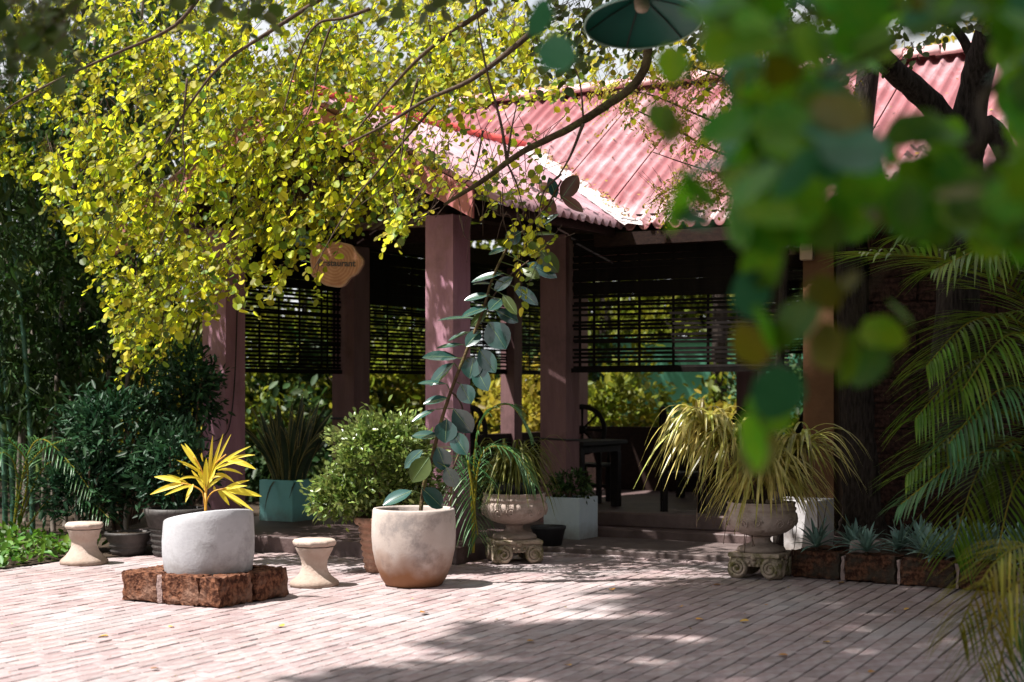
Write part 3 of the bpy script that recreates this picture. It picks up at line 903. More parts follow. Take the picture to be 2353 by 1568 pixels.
def urn(label_u, label_c, loc, rz):
    c = thing("stone_capital", label_c, "pedestal", loc, rz, "carved scroll capitals used as pot stands")
    hw = .205
    MB().box(-hw, hw, -hw, hw, .165, .20, bevel=.008).build("abacus", M['capital'], c)
    m_ = MB()
    m_.box(-.185, .185, -.185, .185, .095, .1645, bevel=.006)
    m_.build("block", M['capital'], c)
    for sx in (-1, 1):
        for face in range(4):
            m_ = MB()
            # spiral volute: a coil tube on each face corner
            pts, rad = [], []
            for k in range(34):
                a = -math.pi / 2 * 0 + 2 * math.pi * 2.1 * k / 33
                rr = .070 * (1 - .80 * k / 33)
                pts.append((sx * (.132 + rr * math.cos(a + math.pi / 2) * 1.0), -hw + .004, .082 + rr * math.sin(a + math.pi / 2)))
                rad.append(.0155 * (1 - .35 * k / 33))
            m_.tube(pts, rad, 6)
            n_ = 20
            vs = [(sx * .132 + .072 * math.cos(2 * math.pi * k / n_), yy, .082 + .080 * math.sin(2 * math.pi * k / n_)) for yy in (-hw + .008, -hw + .09) for k in range(n_)]
            fs = [tuple(range(n_ - 1, -1, -1)), tuple(range(n_, 2 * n_))] + [(k, (k + 1) % n_, n_ + (k + 1) % n_, n_ + k) for k in range(n_)]
            m_.add(vs, fs)
            o_ = m_.build("volute", M['capital'], c, True)
            o_.rotation_euler = (0, 0, R(90) * face)
    for face in range(4):
        m_ = MB()
        for q, (x, z, r_) in enumerate(((0, .168, .026), (0, .125, .018), (-.045, .13, .014), (.045, .13, .014), (-.03, .105, .012), (.03, .105, .012))):
            vs, fs = [], []
            for i in range(5):
                th = math.pi / 2 * i / 4
                for k in range(8):
                    vs.append((x + r_ * math.cos(th) * math.cos(k * math.pi / 4), -hw + .012 - r_ * .9 * math.sin(th), z + r_ * math.cos(th) * math.sin(k * math.pi / 4)))
            for i in range(4):
                for k in range(8):
                    fs.append((i * 8 + k, i * 8 + (k + 1) % 8, i * 8 + 8 + (k + 1) % 8, i * 8 + 8 + k))
            m_.add(vs, fs)
        o_ = m_.build("rosette_carving", M['capital'], c, True)
        o_.rotation_euler = (0, 0, R(90) * face)
    u_ = thing("garden_urn", label_u, "urn", Vector(loc) + Vector((0, 0, .2005)), rz, "pedestal urns")
    m_ = MB()
    m_.lathe([(0, 0), (.185, 0), (.190, .015), (.180, .035), (.135, .052), (.095, .065), (.075, .085), (.070, .105), (.085, .118), (.10, .122)], 40)
    m_.build("foot", M['urn'], u_, True)
    rib = lambda a, z: 1 + (.010 * (1 if (math.cos(a * 6) > .80) else 0))
    m_ = MB()
    m_.lathe([(.0, .1215), (.075, .1215), (.13, .130), (.20, .155), (.25, .190), (.277, .235), (.283, .275), (.278, .300), (.266, .308), (.266, .322), (.273, .328), (.273, .345), (.262, .352), (.262, .372), (.268, .378), (.268, .388), (.248, .388), (.24, .36)], 96, rf=rib)
    m_.disc(.243, .362, 40, 1)
    m_.build("bowl", [M['urn'], M['soil']], u_, True)
    for q in range(6):         # carved scrolls between the ribs
        a0 = math.pi / 6 + q * math.pi / 3
        m_ = MB()
        for sgn in (-1, 1):
            pts = []
            for k in range(22):
                t_ = k / 21
                a = t_ * 2 * math.pi * 1.5
                rr = .040 * (1 - .75 * t_)
                dx = sgn * (.055 + rr * math.cos(a))
                dz = .235 + sgn * .006 + rr * math.sin(a)
                R_ = .279 - .4 * max(0, .24 - dz) + .001
                an = a0 + dx / .28
                pts.append((R_ * math.cos(an), R_ * math.sin(an), dz))
            m_.tube(pts, .0065, 5)
        m_.build("carved_scroll", M['urn'], u_, True)
    return u_
ul = Vector((.02, 13.70, 0))
ur = Vector((1.95, 12.60, 0))
urn("carved stone urn in deep shade with ferny palm spilling over", "scroll capital set corner on beneath the shaded urn", ul, ROT + R(42))
urn("carved stone urn overflowing with yellow striped spider leaves", "scroll capital beside the laterite planter bed", ur, ROT - R(90) + R(4))
m = MB(); m.lathe([(0, 0), (.19, 0), (.205, .09), (.2, .12), (.19, .12)], 32); m.disc(.192, .10, 28, 1)
tag(m.build("liner_pot", [M['plastic'], M['soil']], None, True, ul + Vector((0, 0, .565))), "dark liner pot set inside the shaded carved urn", "pot")
m = MB(); m.lathe([(0, 0), (.11, 0), (.15, .20), (.162, .21), (.162, .235), (.148, .235), (.14, .2)], 28); m.disc(.143, .20, 24, 1)
tag(m.build("nursery_pot", [M['plastic'], M['soil']], None, True, G(1260, 1268, 0)), "small black plastic nursery pot beside the shaded urn", "pot")
# stools: eight-sided cast seats on a flared waist
def stool(label, loc, rz, squat):
    t = thing("concrete_stool", label, "stool", loc, rz, "hourglass concrete stools")
    oct_ = lambda a, z: (math.cos(math.pi / 8) / math.cos(((a + math.pi / 8) % (math.pi / 4)) - math.pi / 8))
    m_ = MB()
    m_.lathe([(.0, .292), (.118, .292), (.152, .300), (.163, .315), (.165, .332), (.150, .349), (.0, .351)], 64, rf=oct_)
    m_.build("seat", M['stool'], t, True)
    m_ = MB()
    m_.lathe([(.142, .2915), (.138, .275), (.128, .255), (.112, .225), (.100, .195), (.094, .165), (.096, .135), (.108, .10), (.135, .068), (.165, .048), (.181, .035), (.186, .018), (.182, 0), (.0, 0)] if not squat else
              [(.140, .2915), (.136, .275), (.128, .262), (.120, .215), (.108, .205), (.104, .175), (.110, .14), (.128, .105), (.155, .07), (.185, .045), (.197, .033), (.200, .016), (.195, 0), (0, 0)], 48)
    m_.build("base", M['stool'], t, True)
stool("sunlit concrete stool beside the laterite ring", (-1.475, 12.02, 0), R(20), False)
stool("concrete stool with wide foot at the edge of the green planting", (-3.60, 13.55, 0), R(8), True)
# dark pots at the foot of the shrubs
def dark_pot(label, loc, r, h):
    pr = [(0, 0), (r * .72, 0)]
    z = 0.02
    while z < h * .55:
        rr = r * (.72 + .22 * z / h)
        pr += [(rr, z), (rr + .012, z + .015), (rr, z + .03)]
        z += .05
    pr += [(r * .9, h * .6), (r, h * .85), (r * 1.05, h * .9), (r * 1.05, h), (r * .93, h), (r * .9, h * .9)]
    m_ = MB(); m_.lathe(pr, 36); m_.disc(r * .91, h * .93, 28, 1)
    tag(m_.build("dark_pot", [M['darkpot'], M['soil']], None, True, loc), label, "pot")
dark_pot("dark ribbed jar behind the slanted white pot", (-2.98, 14.25, 0), .26, .42)
dark_pot("low dark pot between the left stool and the ribbed jar", (-3.42, 14.35, 0), .2, .2)
dark_pot("small orange clay jar behind the palm fronds", K(1.55, 1.35), .085, .2)
bpy.data.objects["dark_pot.002"].data.materials[0] = M['terra']
m = MB(); m.lathe([(0, 0), (.30, .0), (.33, .03), (.33, .05), (.0, .055)], 40)

# ================================================================== sign, lamp, fittings
sg = thing("wooden_sign", "round sawn wood slice sign reading Restaurant hanging by wires", "sign", P(771, 606, 14.6))
sg.rotation_euler = (0, R(2), R(-14))
n_ = 48
outl = []
for k in range(n_):
    a = 2 * math.pi * k / n_
    r_ = .238 + .014 * math.sin(3 * a + .6) + .012 * math.sin(5 * a + 2) + .006 * math.sin(9 * a)
    outl.append((r_ * 1.06 * math.cos(a), r_ * .86 * math.sin(a)))
vs, fs = [], []
for y, sc_ in ((-.022, .90), (-.022, 1.0), (.022, 1.0), (.022, .9)):
    vs += [(x * sc_, y, z * sc_) for x, z in outl]
for i in range(3):
    for k in range(n_):
        fs.append((i * n_ + k, i * n_ + (k + 1) % n_, (i + 1) * n_ + (k + 1) % n_, (i + 1) * n_ + k))
m = MB(); m.add(vs, fs); m.build("bark_rim", M['signbark'], sg)
m = MB()
m.add([(x * .925, -.0245, z * .925) for x, z in outl] + [(x * .925, -.015, z * .925) for x, z in outl], [tuple(range(n_))] + [(k, (k + 1) % n_, n_ + (k + 1) % n_, n_ + k) for k in range(n_)])
m.build("face", M['signwood'], sg)
nt = M['signwood'].node_tree           # growth rings
wv = nt.nodes.new("ShaderNodeTexWave"); wv.wave_type = 'RINGS'; wv.rings_direction = 'Y'
wv.inputs["Scale"].default_value = 11; wv.inputs["Distortion"].default_value = 2.5; wv.inputs["Detail"].default_value = 2
tcn = nt.nodes.new("ShaderNodeTexCoord"); nt.links.new(tcn.outputs["Object"], wv.inputs[0])
mxn = nt.nodes.new("ShaderNodeMix"); mxn.data_type = 'RGBA'; mxn.blend_type = 'MULTIPLY'
mxn.inputs[7].default_value = (.80, .72, .68, 1)
bsn = nt.nodes["Principled BSDF"]
old = bsn.inputs["Base Color"].links[0].from_socket
nt.links.new(wv.outputs[1], mxn.inputs[0]); nt.links.new(old, mxn.inputs[6]); nt.links.new(mxn.outputs[2], bsn.inputs["Base Color"])
fcv = bpy.data.curves.new("lettering", 'FONT')
fcv.body = "Restaurant"; fcv.size = .082; fcv.align_x = 'CENTER'; fcv.align_y = 'CENTER'; fcv.extrude = .001; fcv.offset = .0022
fcv.materials.append(M['ink'])
ftmp = bpy.data.objects.new("tmp_text", fcv); col.objects.link(ftmp)
bpy.context.view_layer.update()
fme = bpy.data.meshes.new_from_object(ftmp.evaluated_get(bpy.context.evaluated_depsgraph_get()))
bpy.data.objects.remove(ftmp)
fo = link("lettering", fme, sg, (.02, -.027, .0)); fo.rotation_euler = (R(90), 0, 0)
for sx in (-.09, .09):
    m = MB(); m.tube([(sx, 0, .19), (sx * .3, 0, .5)], .004, 5); m.build("wire", M['wire'], sg)

# conical lamp shade hanging from the tree, tilted so that its underside shows
lp = thing("hanging_lamp", "green conical lamp shade hanging from the tree above the courtyard", "lamp", P(1478, 52, 7.9))
lp.rotation_euler = (R(-13), R(2), R(20)); lp.scale = (1.1, 1.1, 1.0)
n_ = 48
prof = [(.035, .135), (.06, .115), (.16, .066), (.258, .006), (.262, -.004)]
m = MB(); m.lathe(prof, n_, 0); sh = m.build("shade", M['lampgreen'], lp, True); sh.modifiers.new("t", 'SOLIDIFY').thickness = .004
m = MB(); m.tube([(.262 * math.cos(2 * math.pi * k / 40), .262 * math.sin(2 * math.pi * k / 40), -.003) for k in range(41)], .005, 6, cap=False); m.build("rim", M['lamppale'], lp, True)
for k in range(6):
    a = 2 * math.pi * k / 6 + .4
    m = MB(); m.tube([(.045 * math.cos(a), .045 * math.sin(a), .116), (.15 * math.cos(a), .15 * math.sin(a), .066), (.257 * math.cos(a), .257 * math.sin(a), 0)], .003, 5); m.build("seam", M['wire'], lp)
m = MB(); m.lathe([(0, .06), (.025, .062), (.034, .08), (.034, .15), (.02, .17), (0, .172)], 20); m.build("socket", M['lampcream'], lp, True)
m = MB(); m.tube([(0, 0, .17), (.0, .0, 3.0)], .005, 5); m.build("cord", M['wire'], lp)

# teal lantern under the gable
tl = thing("small_lantern", "small teal lantern half hidden by leaves left of the sign", "lantern", P(690, 548, 15.4))
m = MB(); m.box(-.09, .09, -.09, .09, -.06, .06, bevel=.008); m.build("shade", M['teal'], tl)
m = MB(); m.tube([(0, 0, .06), (0, 0, .28)], .006, 5); m.build("cord", M['wire'], tl)
# fittings on the ochre post
dp = L(2.11, -2.76)
sb = thing("junction_box", "beige plastic box fixed high on the ochre post", "junction box", L(2.108, -2.52, 2.72), ROT + R(90))
m = MB(); m.box(-.06, .06, .0, .06, -.07, .09, bevel=.01); m.build("housing", M['plasticgrey'], sb)
MB().box(-.045, .045, .06, .068, .02, .075, bevel=.003).build("lid", M['stool'], sb)
cc = thing("security_camera", "small round security camera beside the junction box", "camera", L(2.06, -2.36, 2.80), ROT)
m = MB(); m.tube([(-.09, 0, 0), (-.02, 0, 0), (.0, 0, 0)], [.038, .04, .02], 20); m.build("housing", M['darkpot'], cc, True)
m = MB(); m.tube([(-.094, 0, 0), (-.0905, 0, 0)], .016, 16); m.build("lens", M['glassy'], cc, True)
m = MB(); m.tube([(-.0925, .03 * math.cos(a * .3), .03 * math.sin(a * .3)) for a in range(22)], .004, 5); m.build("lens_ring", M['metal'], cc)
m = MB(); m.tube([(0, 0, 0), (.03, -.05, -.02), (.06, -.12, -.02)], .01, 6); m.build("bracket", M['metal'], cc)

# ================================================================== dining furniture inside
def wheel_chair(label, loc, rz):
    t = thing("wheel_back_chair", label, "chair", loc, rz, "wheel backed wooden chairs")
    rr, zc = .27, .86
    m_ = MB(); m_.tube([(rr * math.cos(2 * math.pi * k / 28), .20, zc + rr * math.sin(2 * math.pi * k / 28)) for k in range(29)], .030, 8, cap=False); m_.build("wheel_rim", M['furn'], t, True)
    m_ = MB(); m_.tube([(0, .16, zc), (0, .24, zc)], .05, 12); m_.build("hub", M['furn'], t, True)
    for k in range(8):
        a = math.pi * k / 4
        m_ = MB(); m_.tube([(.03 * math.cos(a), .20, zc + .03 * math.sin(a)), (rr * math.cos(a), .20, zc + rr * math.sin(a))], [.013, .017], 6); m_.build("spoke", M['furn'], t, True)
    MB().box(-.24, .24, -.25, .22, .42, .46, bevel=.01).build("seat", M['furn'], t)
    for x, y, h in ((-.2, -.2, .42), (.2, -.2, .42), (-.2, .19, .66), (.2, .19, .66)):
        MB().box(x - .028, x + .028, y - .028, y + .028, 0, h, bevel=.004).build("leg", M['furn'], t)
    for x in (-.2, .2):
        m_ = MB(); m_.tube(bez((x, .2, .72), (x * 1.1, -.1, .78), (x, -.22, .62), 8), .022, 6); m_.tube([(x, -.2, .46), (x, -.22, .62)], .02, 6)
        m_.build("armrest", M['furn'], t, True)
    MB().box(-.18, .18, -.215, -.19, .16, .20).build("stretcher", M['furn'], t)
def table(label, loc, rz, lx=1.3):
    t = thing("dining_table", label, "table", loc, rz, "dark dining tables")
    MB().box(-lx / 2, lx / 2, -.4, .4, .71, .76, bevel=.008).build("tabletop", M['furn'], t)
    MB().box(-lx / 2 + .06, lx / 2 - .06, -.34, .34, .63, .709).build("apron", M['furn'], t)
    for x in (-1, 1):
        for y in (-1, 1):
            MB().box(x * (lx / 2 - .1) - .045, x * (lx / 2 - .1) + .045, y * .3 - .045, y * .3 + .045, 0, .63, bevel=.006).build("leg", M['furn'], t)
FL = FZ + .003
wheel_chair("wheel backed chair at the table under the wide blind", L(3.55, -.62, FL), ROT + R(28))
wheel_chair("wheel backed chair turned sideways by the table's far end", L(4.6, -1.1, FL), ROT + R(-40))
wheel_chair("wheel backed chair showing behind the pink post near the bush", L(3.2, 1.55, FL), ROT + R(62))
wheel_chair("wheel backed chair deep inside beyond the rubber plant", L(4.9, 1.2, FL), ROT + R(100))
table("dark dining table with a bottle and small jars on it", L(4.05, -1.75, FL), ROT + R(90), 1.5)
table("dark dining table far inside behind the striped spider plant", L(5.9, -2.8, FL), ROT + R(90), 1.3)
table("dark dining table behind the rubber plant", L(4.0, .9, FL), ROT, 1.1)
wheel_chair("wheel backed chair beyond the striped spider plant", L(3.4, -2.35, FL), ROT + R(150))
wheel_chair("wheel backed chair pushed in at the far inside table", L(6.5, -2.2, FL), ROT + R(-70))
wheel_chair("wheel backed chair against the added dark wall deep inside", L(6.6, -.9, FL), ROT + R(-110))
table("long dark table standing along the added dark back wall", L(6.55, -.1, FL), ROT + R(90), 1.6)
tt = L(4.0, -1.55, FL + .7605)
bo = thing("table_bottle", "pale grey bottle standing on the dining table", "bottle", tt)
m = MB(); m.lathe([(0, 0), (.042, 0), (.044, .01), (.044, .15), (.03, .18), (.018, .20), (.018, .235), (0, .236)], 20); m.build("body", M['glassy'], bo, True)
m = MB(); m.lathe([(.0, .2365), (.022, .2365), (.022, .262), (0, .263)], 16); m.build("cap", M['plastic'], bo, True)
m = MB(); m.lathe([(0, 0), (.04, 0), (.05, .06), (.046, .09), (.03, .1), (0, .1)], 18)
tag(m.build("condiment_jar", M['stone'], None, True, L(4.02, -1.75, FL + .7605)), "small pale jar beside the bottle on the table", "jar")
MB().box(-.12, .12, -.06, .06, 0, .022, bevel=.004).build("x", M['stool'])
o = bpy.data.objects["x"]; o.name = "menu_tray"; o.location = L(3.96, -1.98, FL + .7605); o.rotation_euler = (0, 0, ROT)
tag(o, "shallow pale tray lying on the dining table", "tray")

# ================================================================== potted plants
# ---- rubber plant: every leaf placed from the photograph, standing in the clay pot
rp_ = thing("rubber_plant", "tall leaning rubber plant with glossy blue green leaves in the clay pot", "plant", (-.736, 12.06, .42))
RY = 12.05
spts = [(958, 1178), (975, 1110), (992, 1055), (1012, 975), (1036, 900), (1075, 800), (1108, 720), (1132, 640), (1170, 565), (1228, 508), (1262, 465), (1290, 415)]
path = [P(x, y, RY + .02 * math.sin(i)) for i, (x, y) in enumerate(spts)]
path[0] = Vector((-.70, 12.05, .40))
sp = smooth_path(path, 4)
inv = Matrix.Translation(-rp_.location)
m = MB(); m.tube([inv @ p for p in sp], [.016 - .009 * i / len(sp) for i in range(len(sp))], 8); m.build("stem", M['lichen'], rp_, True)
st2 = smooth_path([P(1036, 900, RY), P(1060, 930, RY + .12), P(1068, 1000, RY + .2), P(1040, 1080, RY + .2)], 4)
m = MB(); m.tube([inv @ p for p in st2], .007, 6); m.build("stem", M['twig'], rp_, True)
st3 = smooth_path([P(1110, 715, RY), P(1165, 640, RY + .05), P(1215, 600, RY + .1)], 4)
m = MB(); m.tube([inv @ p for p in st3], .006, 6); m.build("stem", M['twig'], rp_, True)
def rubber_leaf(b, t, wpx, mt_, tilt, dY):
    pb, pt = P(b[0], b[1], RY), P(t[0], t[1], RY + dY)
    ax = pt - pb
    ln = ax.length
    nrm = Vector((0, -1, 0)) * math.cos(tilt) + Vector((0, 0, 1)) * math.sin(tilt)
    ax_n = ax.normalized()
    nrm = (nrm - ax_n * nrm.dot(ax_n)).normalized()
    wd = wpx * RY / F
    m_ = MB()
    prof_ = [(0, .03), (.06, .22), (.16, .55), (.32, .90), (.5, 1.0), (.68, .92), (.83, .66), (.93, .33), (1, .03)]
    sdv = nrm.cross(ax_n)
    vs, fs = [], []
    curl = random.uniform(.05, .20)
    for i, (q, wq) in enumerate(prof_):
        c_ = pb + ax * q - nrm * (ln * curl * (q ** 2)) + nrm * ln * curl * .5 * q
        for k in (-1, -.5, 0, .5, 1):
            vs.append(inv @ (c_ + sdv * (wd / 2 * wq * k) + nrm * (abs(k) ** 1.5 * wd * .10 * wq)))
    for i in range(len(prof_) - 1):
        for k in range(4):
            a = i * 5 + k
            fs.append((a, a + 1, a + 6, a + 5))
    m_.add(vs, fs)
    o_ = m_.build("leaf", mt_, rp_, True)
    mr = MB(); mr.tube([inv @ (pb + ax * q - nrm * (ln * curl * (q ** 2)) + nrm * (ln * curl * .5 * q + .0008)) for q in (0, .25, .5, .75, .97)], [.0032, .0028, .0022, .0016, .0006], 5)
    mr.build("midrib", M['rubberV'], o_)
    # petiole to the stem
    near = min(sp, key=lambda s_: (s_ - pb).length)
    if (near - pb).length < .5:
        mp_ = MB(); mp_.tube([inv @ near, inv @ pb], .0035, 5); mp_.build("petiole", M['rubberO'], o_)
def z5(x, y): return (784.1 + .35 * x, 470.5 + .35 * y)
def z2(x, y): return (784.1 + .4 * x, 940.9 + .4 * y)
def z1_(x, y): return (784.1 + .35 * x, .35 * y)
LV = [(z5, 1085, 285, 968, 325, 46, 'rubber', .9), (z5, 1068, 452, 850, 500, 62, 'rubber', .9), (z5, 1128, 478, 1000, 562, 74, 'rubber', .6),
      (z5, 1000, 522, 862, 512, 40, 'rubber', 1.1), (z5, 976, 592, 806, 622, 62, 'rubber', .9), (z5, 1050, 620, 972, 690, 74, 'rubber', .5),
      (z5, 968, 668, 790, 732, 62, 'rubber', .9), (z5, 880, 745, 632, 746, 40, 'rubber', 1.1), (z5, 1128, 535, 1295, 655, 76, 'rubber', .5),
      (z5, 1215, 385, 1418, 476, 84, 'rubber', .5), (z5, 1308, 300, 1425, 445, 92, 'rubberO', .2), (z5, 1190, 420, 1300, 480, 60, 'rubberO', .2),
      (z5, 1015, 695, 1165, 770, 74, 'rubber', .3), (z5, 968, 772, 1080, 946, 150, 'rubber', .15), (z5, 915, 832, 820, 925, 82, 'rubber', .6),
      (z5, 850, 835, 695, 888, 46, 'rubber', 1.0), (z5, 802, 918, 620, 938, 46, 'rubber', 1.0), (z5, 768, 1008, 535, 992, 92, 'rubber', .9),
      (z5, 742, 1040, 572, 1182, 82, 'rubber', .8), (z5, 872, 1000, 840, 1140, 118, 'rubber', .4), (z5, 692, 1178, 505, 1166, 48, 'rubber', 1.0),
      (z5, 785, 1178, 852, 1305, 104, 'rubber', .3), (z5, 702, 1270, 538, 1298, 60, 'rubber', .8), (z5, 622, 1345, 465, 1412, 42, 'rubber', 1.0),
      (z5, 692, 1408, 682, 1566, 128, 'rubber', .3), (z5, 735, 1340, 860, 1500, 120, 'rubber', -.1), (z5, 905, 950, 1010, 1100, 100, 'rubber', -.1),
      (z5, 880, 1060, 960, 1220, 100, 'rubber', -.2), (z5, 1060, 590, 1150, 720, 60, 'rubberO', .0), (z5, 960, 690, 850, 800, 50, 'rubberO', .1),
      (z1_, 1442, 1312, 1555, 1150, 100, 'rubberB', .1), (z1_, 1412, 1300, 1366, 1165, 62, 'rubber', .4), (z1_, 1445, 1290, 1588, 1388, 62, 'rubberB', .3),
      (z1_, 1395, 1310, 1330, 1410, 96, 'rubberB', .1), (z1_, 1370, 1270, 1300, 1200, 60, 'rubberB', .2), (z5, 1300, 150, 1425, 52, 46, 'rubber', 1.0),
      (z5, 1296, 140, 1335, 40, 44, 'rubber', .9), (z5, 1240, 200, 1415, 184, 34, 'rubberO', .9), (z5, 1180, 180, 1080, 240, 90, 'rubber', -.2),
      (z2, 552, 215, 605, 352, 92, 'rubber', .3), (z2, 470, 232, 356, 335, 62, 'rubber', .6), (z2, 505, 275, 405, 415, 104, 'rubberO', .2),
      (z2, 408, 468, 238, 545, 80, 'rubber', .9), (z2, 462, 452, 588, 566, 92, 'rubber', .5), (z2, 560, 150, 405, 150, 58, 'rubber', .8),
      (z2, 640, 130, 720, 260, 90, 'rubber', -.2), (z2, 600, 330, 660, 450, 80, 'rubber', -.1)]
for (zf__, x0, y0, x1, y1, wpx, mk, tl_) in LV:
    sc_ = .4 if zf__ is z2 else .35
    rubber_leaf(zf__(x0, y0), zf__(x1, y1), wpx * sc_ * 1.2, M[mk], tl_, random.uniform(-.10, .06))

# ---- golden palm in the slanted pot
gp0 = ctr + Vector((-.02, -.02, .44))
gp = thing("golden_palm", "small golden yellow palm seedling in the slanted white pot", "palm", gp0)
GY = gp0.y
ginv = Matrix.Translation(-gp0)
heart = P(478, 1130, GY)
def GPt(x, y, dy=0): return ginv @ P(x, y, GY + dy)
def zg(x, y): return (.4 * x, 940.9 + .4 * y)
root = GPt(473, 1182)
def gleaf(parent, b, c, t, wpx, dy=0, name="leaflet"):
    pts = bez(GPt(*b), GPt(*c, dy * .5), GPt(*t, dy), 7)
    w0 = wpx * GY / F
    m_ = MB(); m_.ribbon(pts, [w0 * q for q in (.25, .7, 1, 1, .85, .55, .08)], up=Vector((0, -1, .5)), fold=.25)
    m_.build(name, M['ypalm'], parent)
def gfrond(stalk, leaflets):
    m_ = MB(); m_.tube(smooth_path([GPt(*zg(*q)) for q in stalk], 3), .0055, 6)
    f_ = m_.build("frond", M['ystem'], gp, True)
    for (b, t, wpx, sag) in leaflets:
        b_, t_ = zg(*b), zg(*t)
        c_ = ((b_[0] + t_[0]) / 2, (b_[1] + t_[1]) / 2 - sag)
        gleaf(f_, b_, c_, t_, wpx, random.uniform(-.12, .08))
m = MB(); m.tube([root + Vector((0, 0, -.10)), root, GPt(*zg(1180, 480))], [.013, .011, .008], 8); m.build("stalk", M['ystem'], gp, True)
gfrond([(1175, 560), (1165, 480), (1110, 440), (1040, 425)], [((1060, 425), (862, 490), 13, 6), ((1040, 420), (886, 388), 13, 5), ((1095, 435), (945, 495), 8, 3), ((1110, 430), (1065, 535), 9, 5), ((1085, 430), (960, 375), 6, 5), ((1120, 440), (985, 470), 6, 4)])
gfrond([(1178, 560), (1180, 430), (1150, 330), (1110, 270)], [((1150, 345), (1040, 200), 12, 3), ((1140, 320), (1062, 196), 8, 2), ((1160, 370), (1015, 292), 7, 6), ((1170, 380), (1050, 315), 6, 8), ((1150, 400), (1000, 420), 6, 16), ((1165, 300), (1160, 250), 10, 0)])
gfrond([(1180, 560), (1195, 400), (1230, 320), (1300, 260)], [((1200, 400), (1222, 152), 8, 0), ((1205, 390), (1282, 140), 7, 2), ((1215, 370), (1328, 142), 6, 4), ((1230, 340), (1440, 212), 7, 9), ((1260, 310), (1465, 262), 8, 9), ((1290, 290), (1470, 345), 14, 9), ((1250, 350), (1395, 375), 7, 12), ((1240, 370), (1345, 420), 8, 10), ((1215, 400), (1320, 400), 7, 16), ((1225, 350), (1400, 300), 7, 10)])
gfrond([(1182, 560), (1195, 510), (1230, 470), (1300, 455)], [((1280, 460), (1503, 500), 17, 4), ((1270, 462), (1455, 582), 10, 3), ((1260, 460), (1390, 560), 6, 2), ((1250, 462), (1318, 552), 10, 4), ((1290, 455), (1432, 408), 8, 4), ((1235, 470), (1230, 440), 6, 0), ((1300, 460), (1420, 440), 7, 4)])
gfrond([(1178, 545), (1182, 430), (1185, 360)], [((1180, 460), (1185, 280), 13, 0), ((1185, 440), (1130, 330), 10, 0), ((1188, 450), (1240, 330), 10, 0), ((1180, 470), (1100, 350), 8, 6), ((1190, 460), (1290, 385), 8, 8)])

# ---- snake plant blades in the teal box
sn0 = L(0, 0); sn0 = tc_ + UU * .21 + VV * .21
sn = thing("snake_plant", "dense snake plant with long dark blades edged in cream in the teal planter", "plant", Vector((sn0.x, sn0.y, FZ + .36)))
for k in range(64):
    a = random.uniform(0, 2 * math.pi)
    r0 = .15 * math.sqrt(random.random())
    lean = random.uniform(.05, .75) * (r0 / .15 * .6 + .5)
    ln = random.uniform(.55, .98) * (1 - .25 * lean)
    base = Vector((r0 * math.cos(a), r0 * math.sin(a), 0))
    out_ = Vector((math.cos(a), math.sin(a), 0))
    tip = base + Vector((0, 0, ln * math.cos(lean))) + out_ * ln * math.sin(lean) * 1.0
    mid = base + Vector((0, 0, ln * .55)) + out_ * ln * math.sin(lean) * .25
    pts = bez(base, mid, tip, 8)
    tw = random.uniform(0, math.pi)
    sdv = Vector((math.cos(tw), math.sin(tw), 0))
    wv_ = random.uniform(.05, .075)
    ws = [wv_ * q for q in (.6, .8, .95, 1, 1, .9, .62, .05)]
    m_ = MB(); m_.ribbon(pts, ws, sdv, .3); o_ = m_.build("blade", M['snake'], sn)
    for sgn in (-1, 1):
        m_ = MB(); m_.tube([p + sdv * sgn * w_ / 2 + Vector((0, 0, .0)) for p, w_ in zip(pts, ws)], .0022, 4); m_.build("margin", M['snakeE'], o_)
for (bx_, by_, tx, ty, zz) in ((-.2, -.05, -.42, -.05, -.30), (-.12, -.15, -.2, -.3, -.25), (.1, -.18, .05, -.33, -.12)):
    m_ = MB(); m_.ribbon(bez((bx_ * .4, by_ * .4, .05), (bx_ * 1.3, by_ * 1.6, .12), (tx, ty, zz), 8), [.02, .03, .03, .03, .028, .022, .014, .004], None, .2); m_.build("blade", M['snake'], sn)

def cloud(center, radii, n, nclump, cl_r, rs=None, shell=.55, flat=0.0):
    """leaf points in clumps spread through an ellipsoid"""
    d = rdir(nclump)
    rad = shell + (1 - shell) * rng.random((nclump, 1))
    cc_ = d * rad
    which = rng.integers(0, nclump, n)
    pts = cc_[which] * np.array(radii) + rng.normal(size=(n, 3)) * cl_r
    outd = unit(cc_[which] + .35 * rng.normal(size=(n, 3)))
    return pts + np.array(center), outd
def bush(name, label, loc, zc, radii, n, nclump, cl_r, size, T, mt_, cat="shrub", group=None, stems=4, stem_r=.015, shell=.55, droop=.2, upb=.5, stem_mat='twig', trunk_name="stem"):
    t = thing(name, label, cat, loc, 0, group)
    pos, od = cloud((0, 0, zc), radii, n, nclump, cl_r, shell=shell)
    pos[:, 2] = np.maximum(pos[:, 2], .02)
    ax = unit(od + .6 * rng.normal(size=(n, 3)) + np.array([0, 0, .25 - droop]))
    nr = unit(rng.normal(size=(n, 3)) * .6 + np.array([0, -.15, upb + .4]) + od * .4)
    sz = size * rng.uniform(.6, 1.25, n)
    f_ = link("foliage", leaf_mesh("foliage", pos, ax, nr, sz, T, mt_), t)
    f_["kind"] = "stuff"
    for k in range(stems):
        i = rng.integers(0, n)
        q = Vector(pos[i])
        m_ = MB(); m_.tube(bez((random.uniform(-.03, .03), random.uniform(-.03, .03), -.03), (q.x * .3, q.y * .3, q.z * .6), q, 7), [stem_r * (1 - .11 * j) for j in range(7)], 6)
        m_.build(trunk_name, M[stem_mat], t, True)
    return t
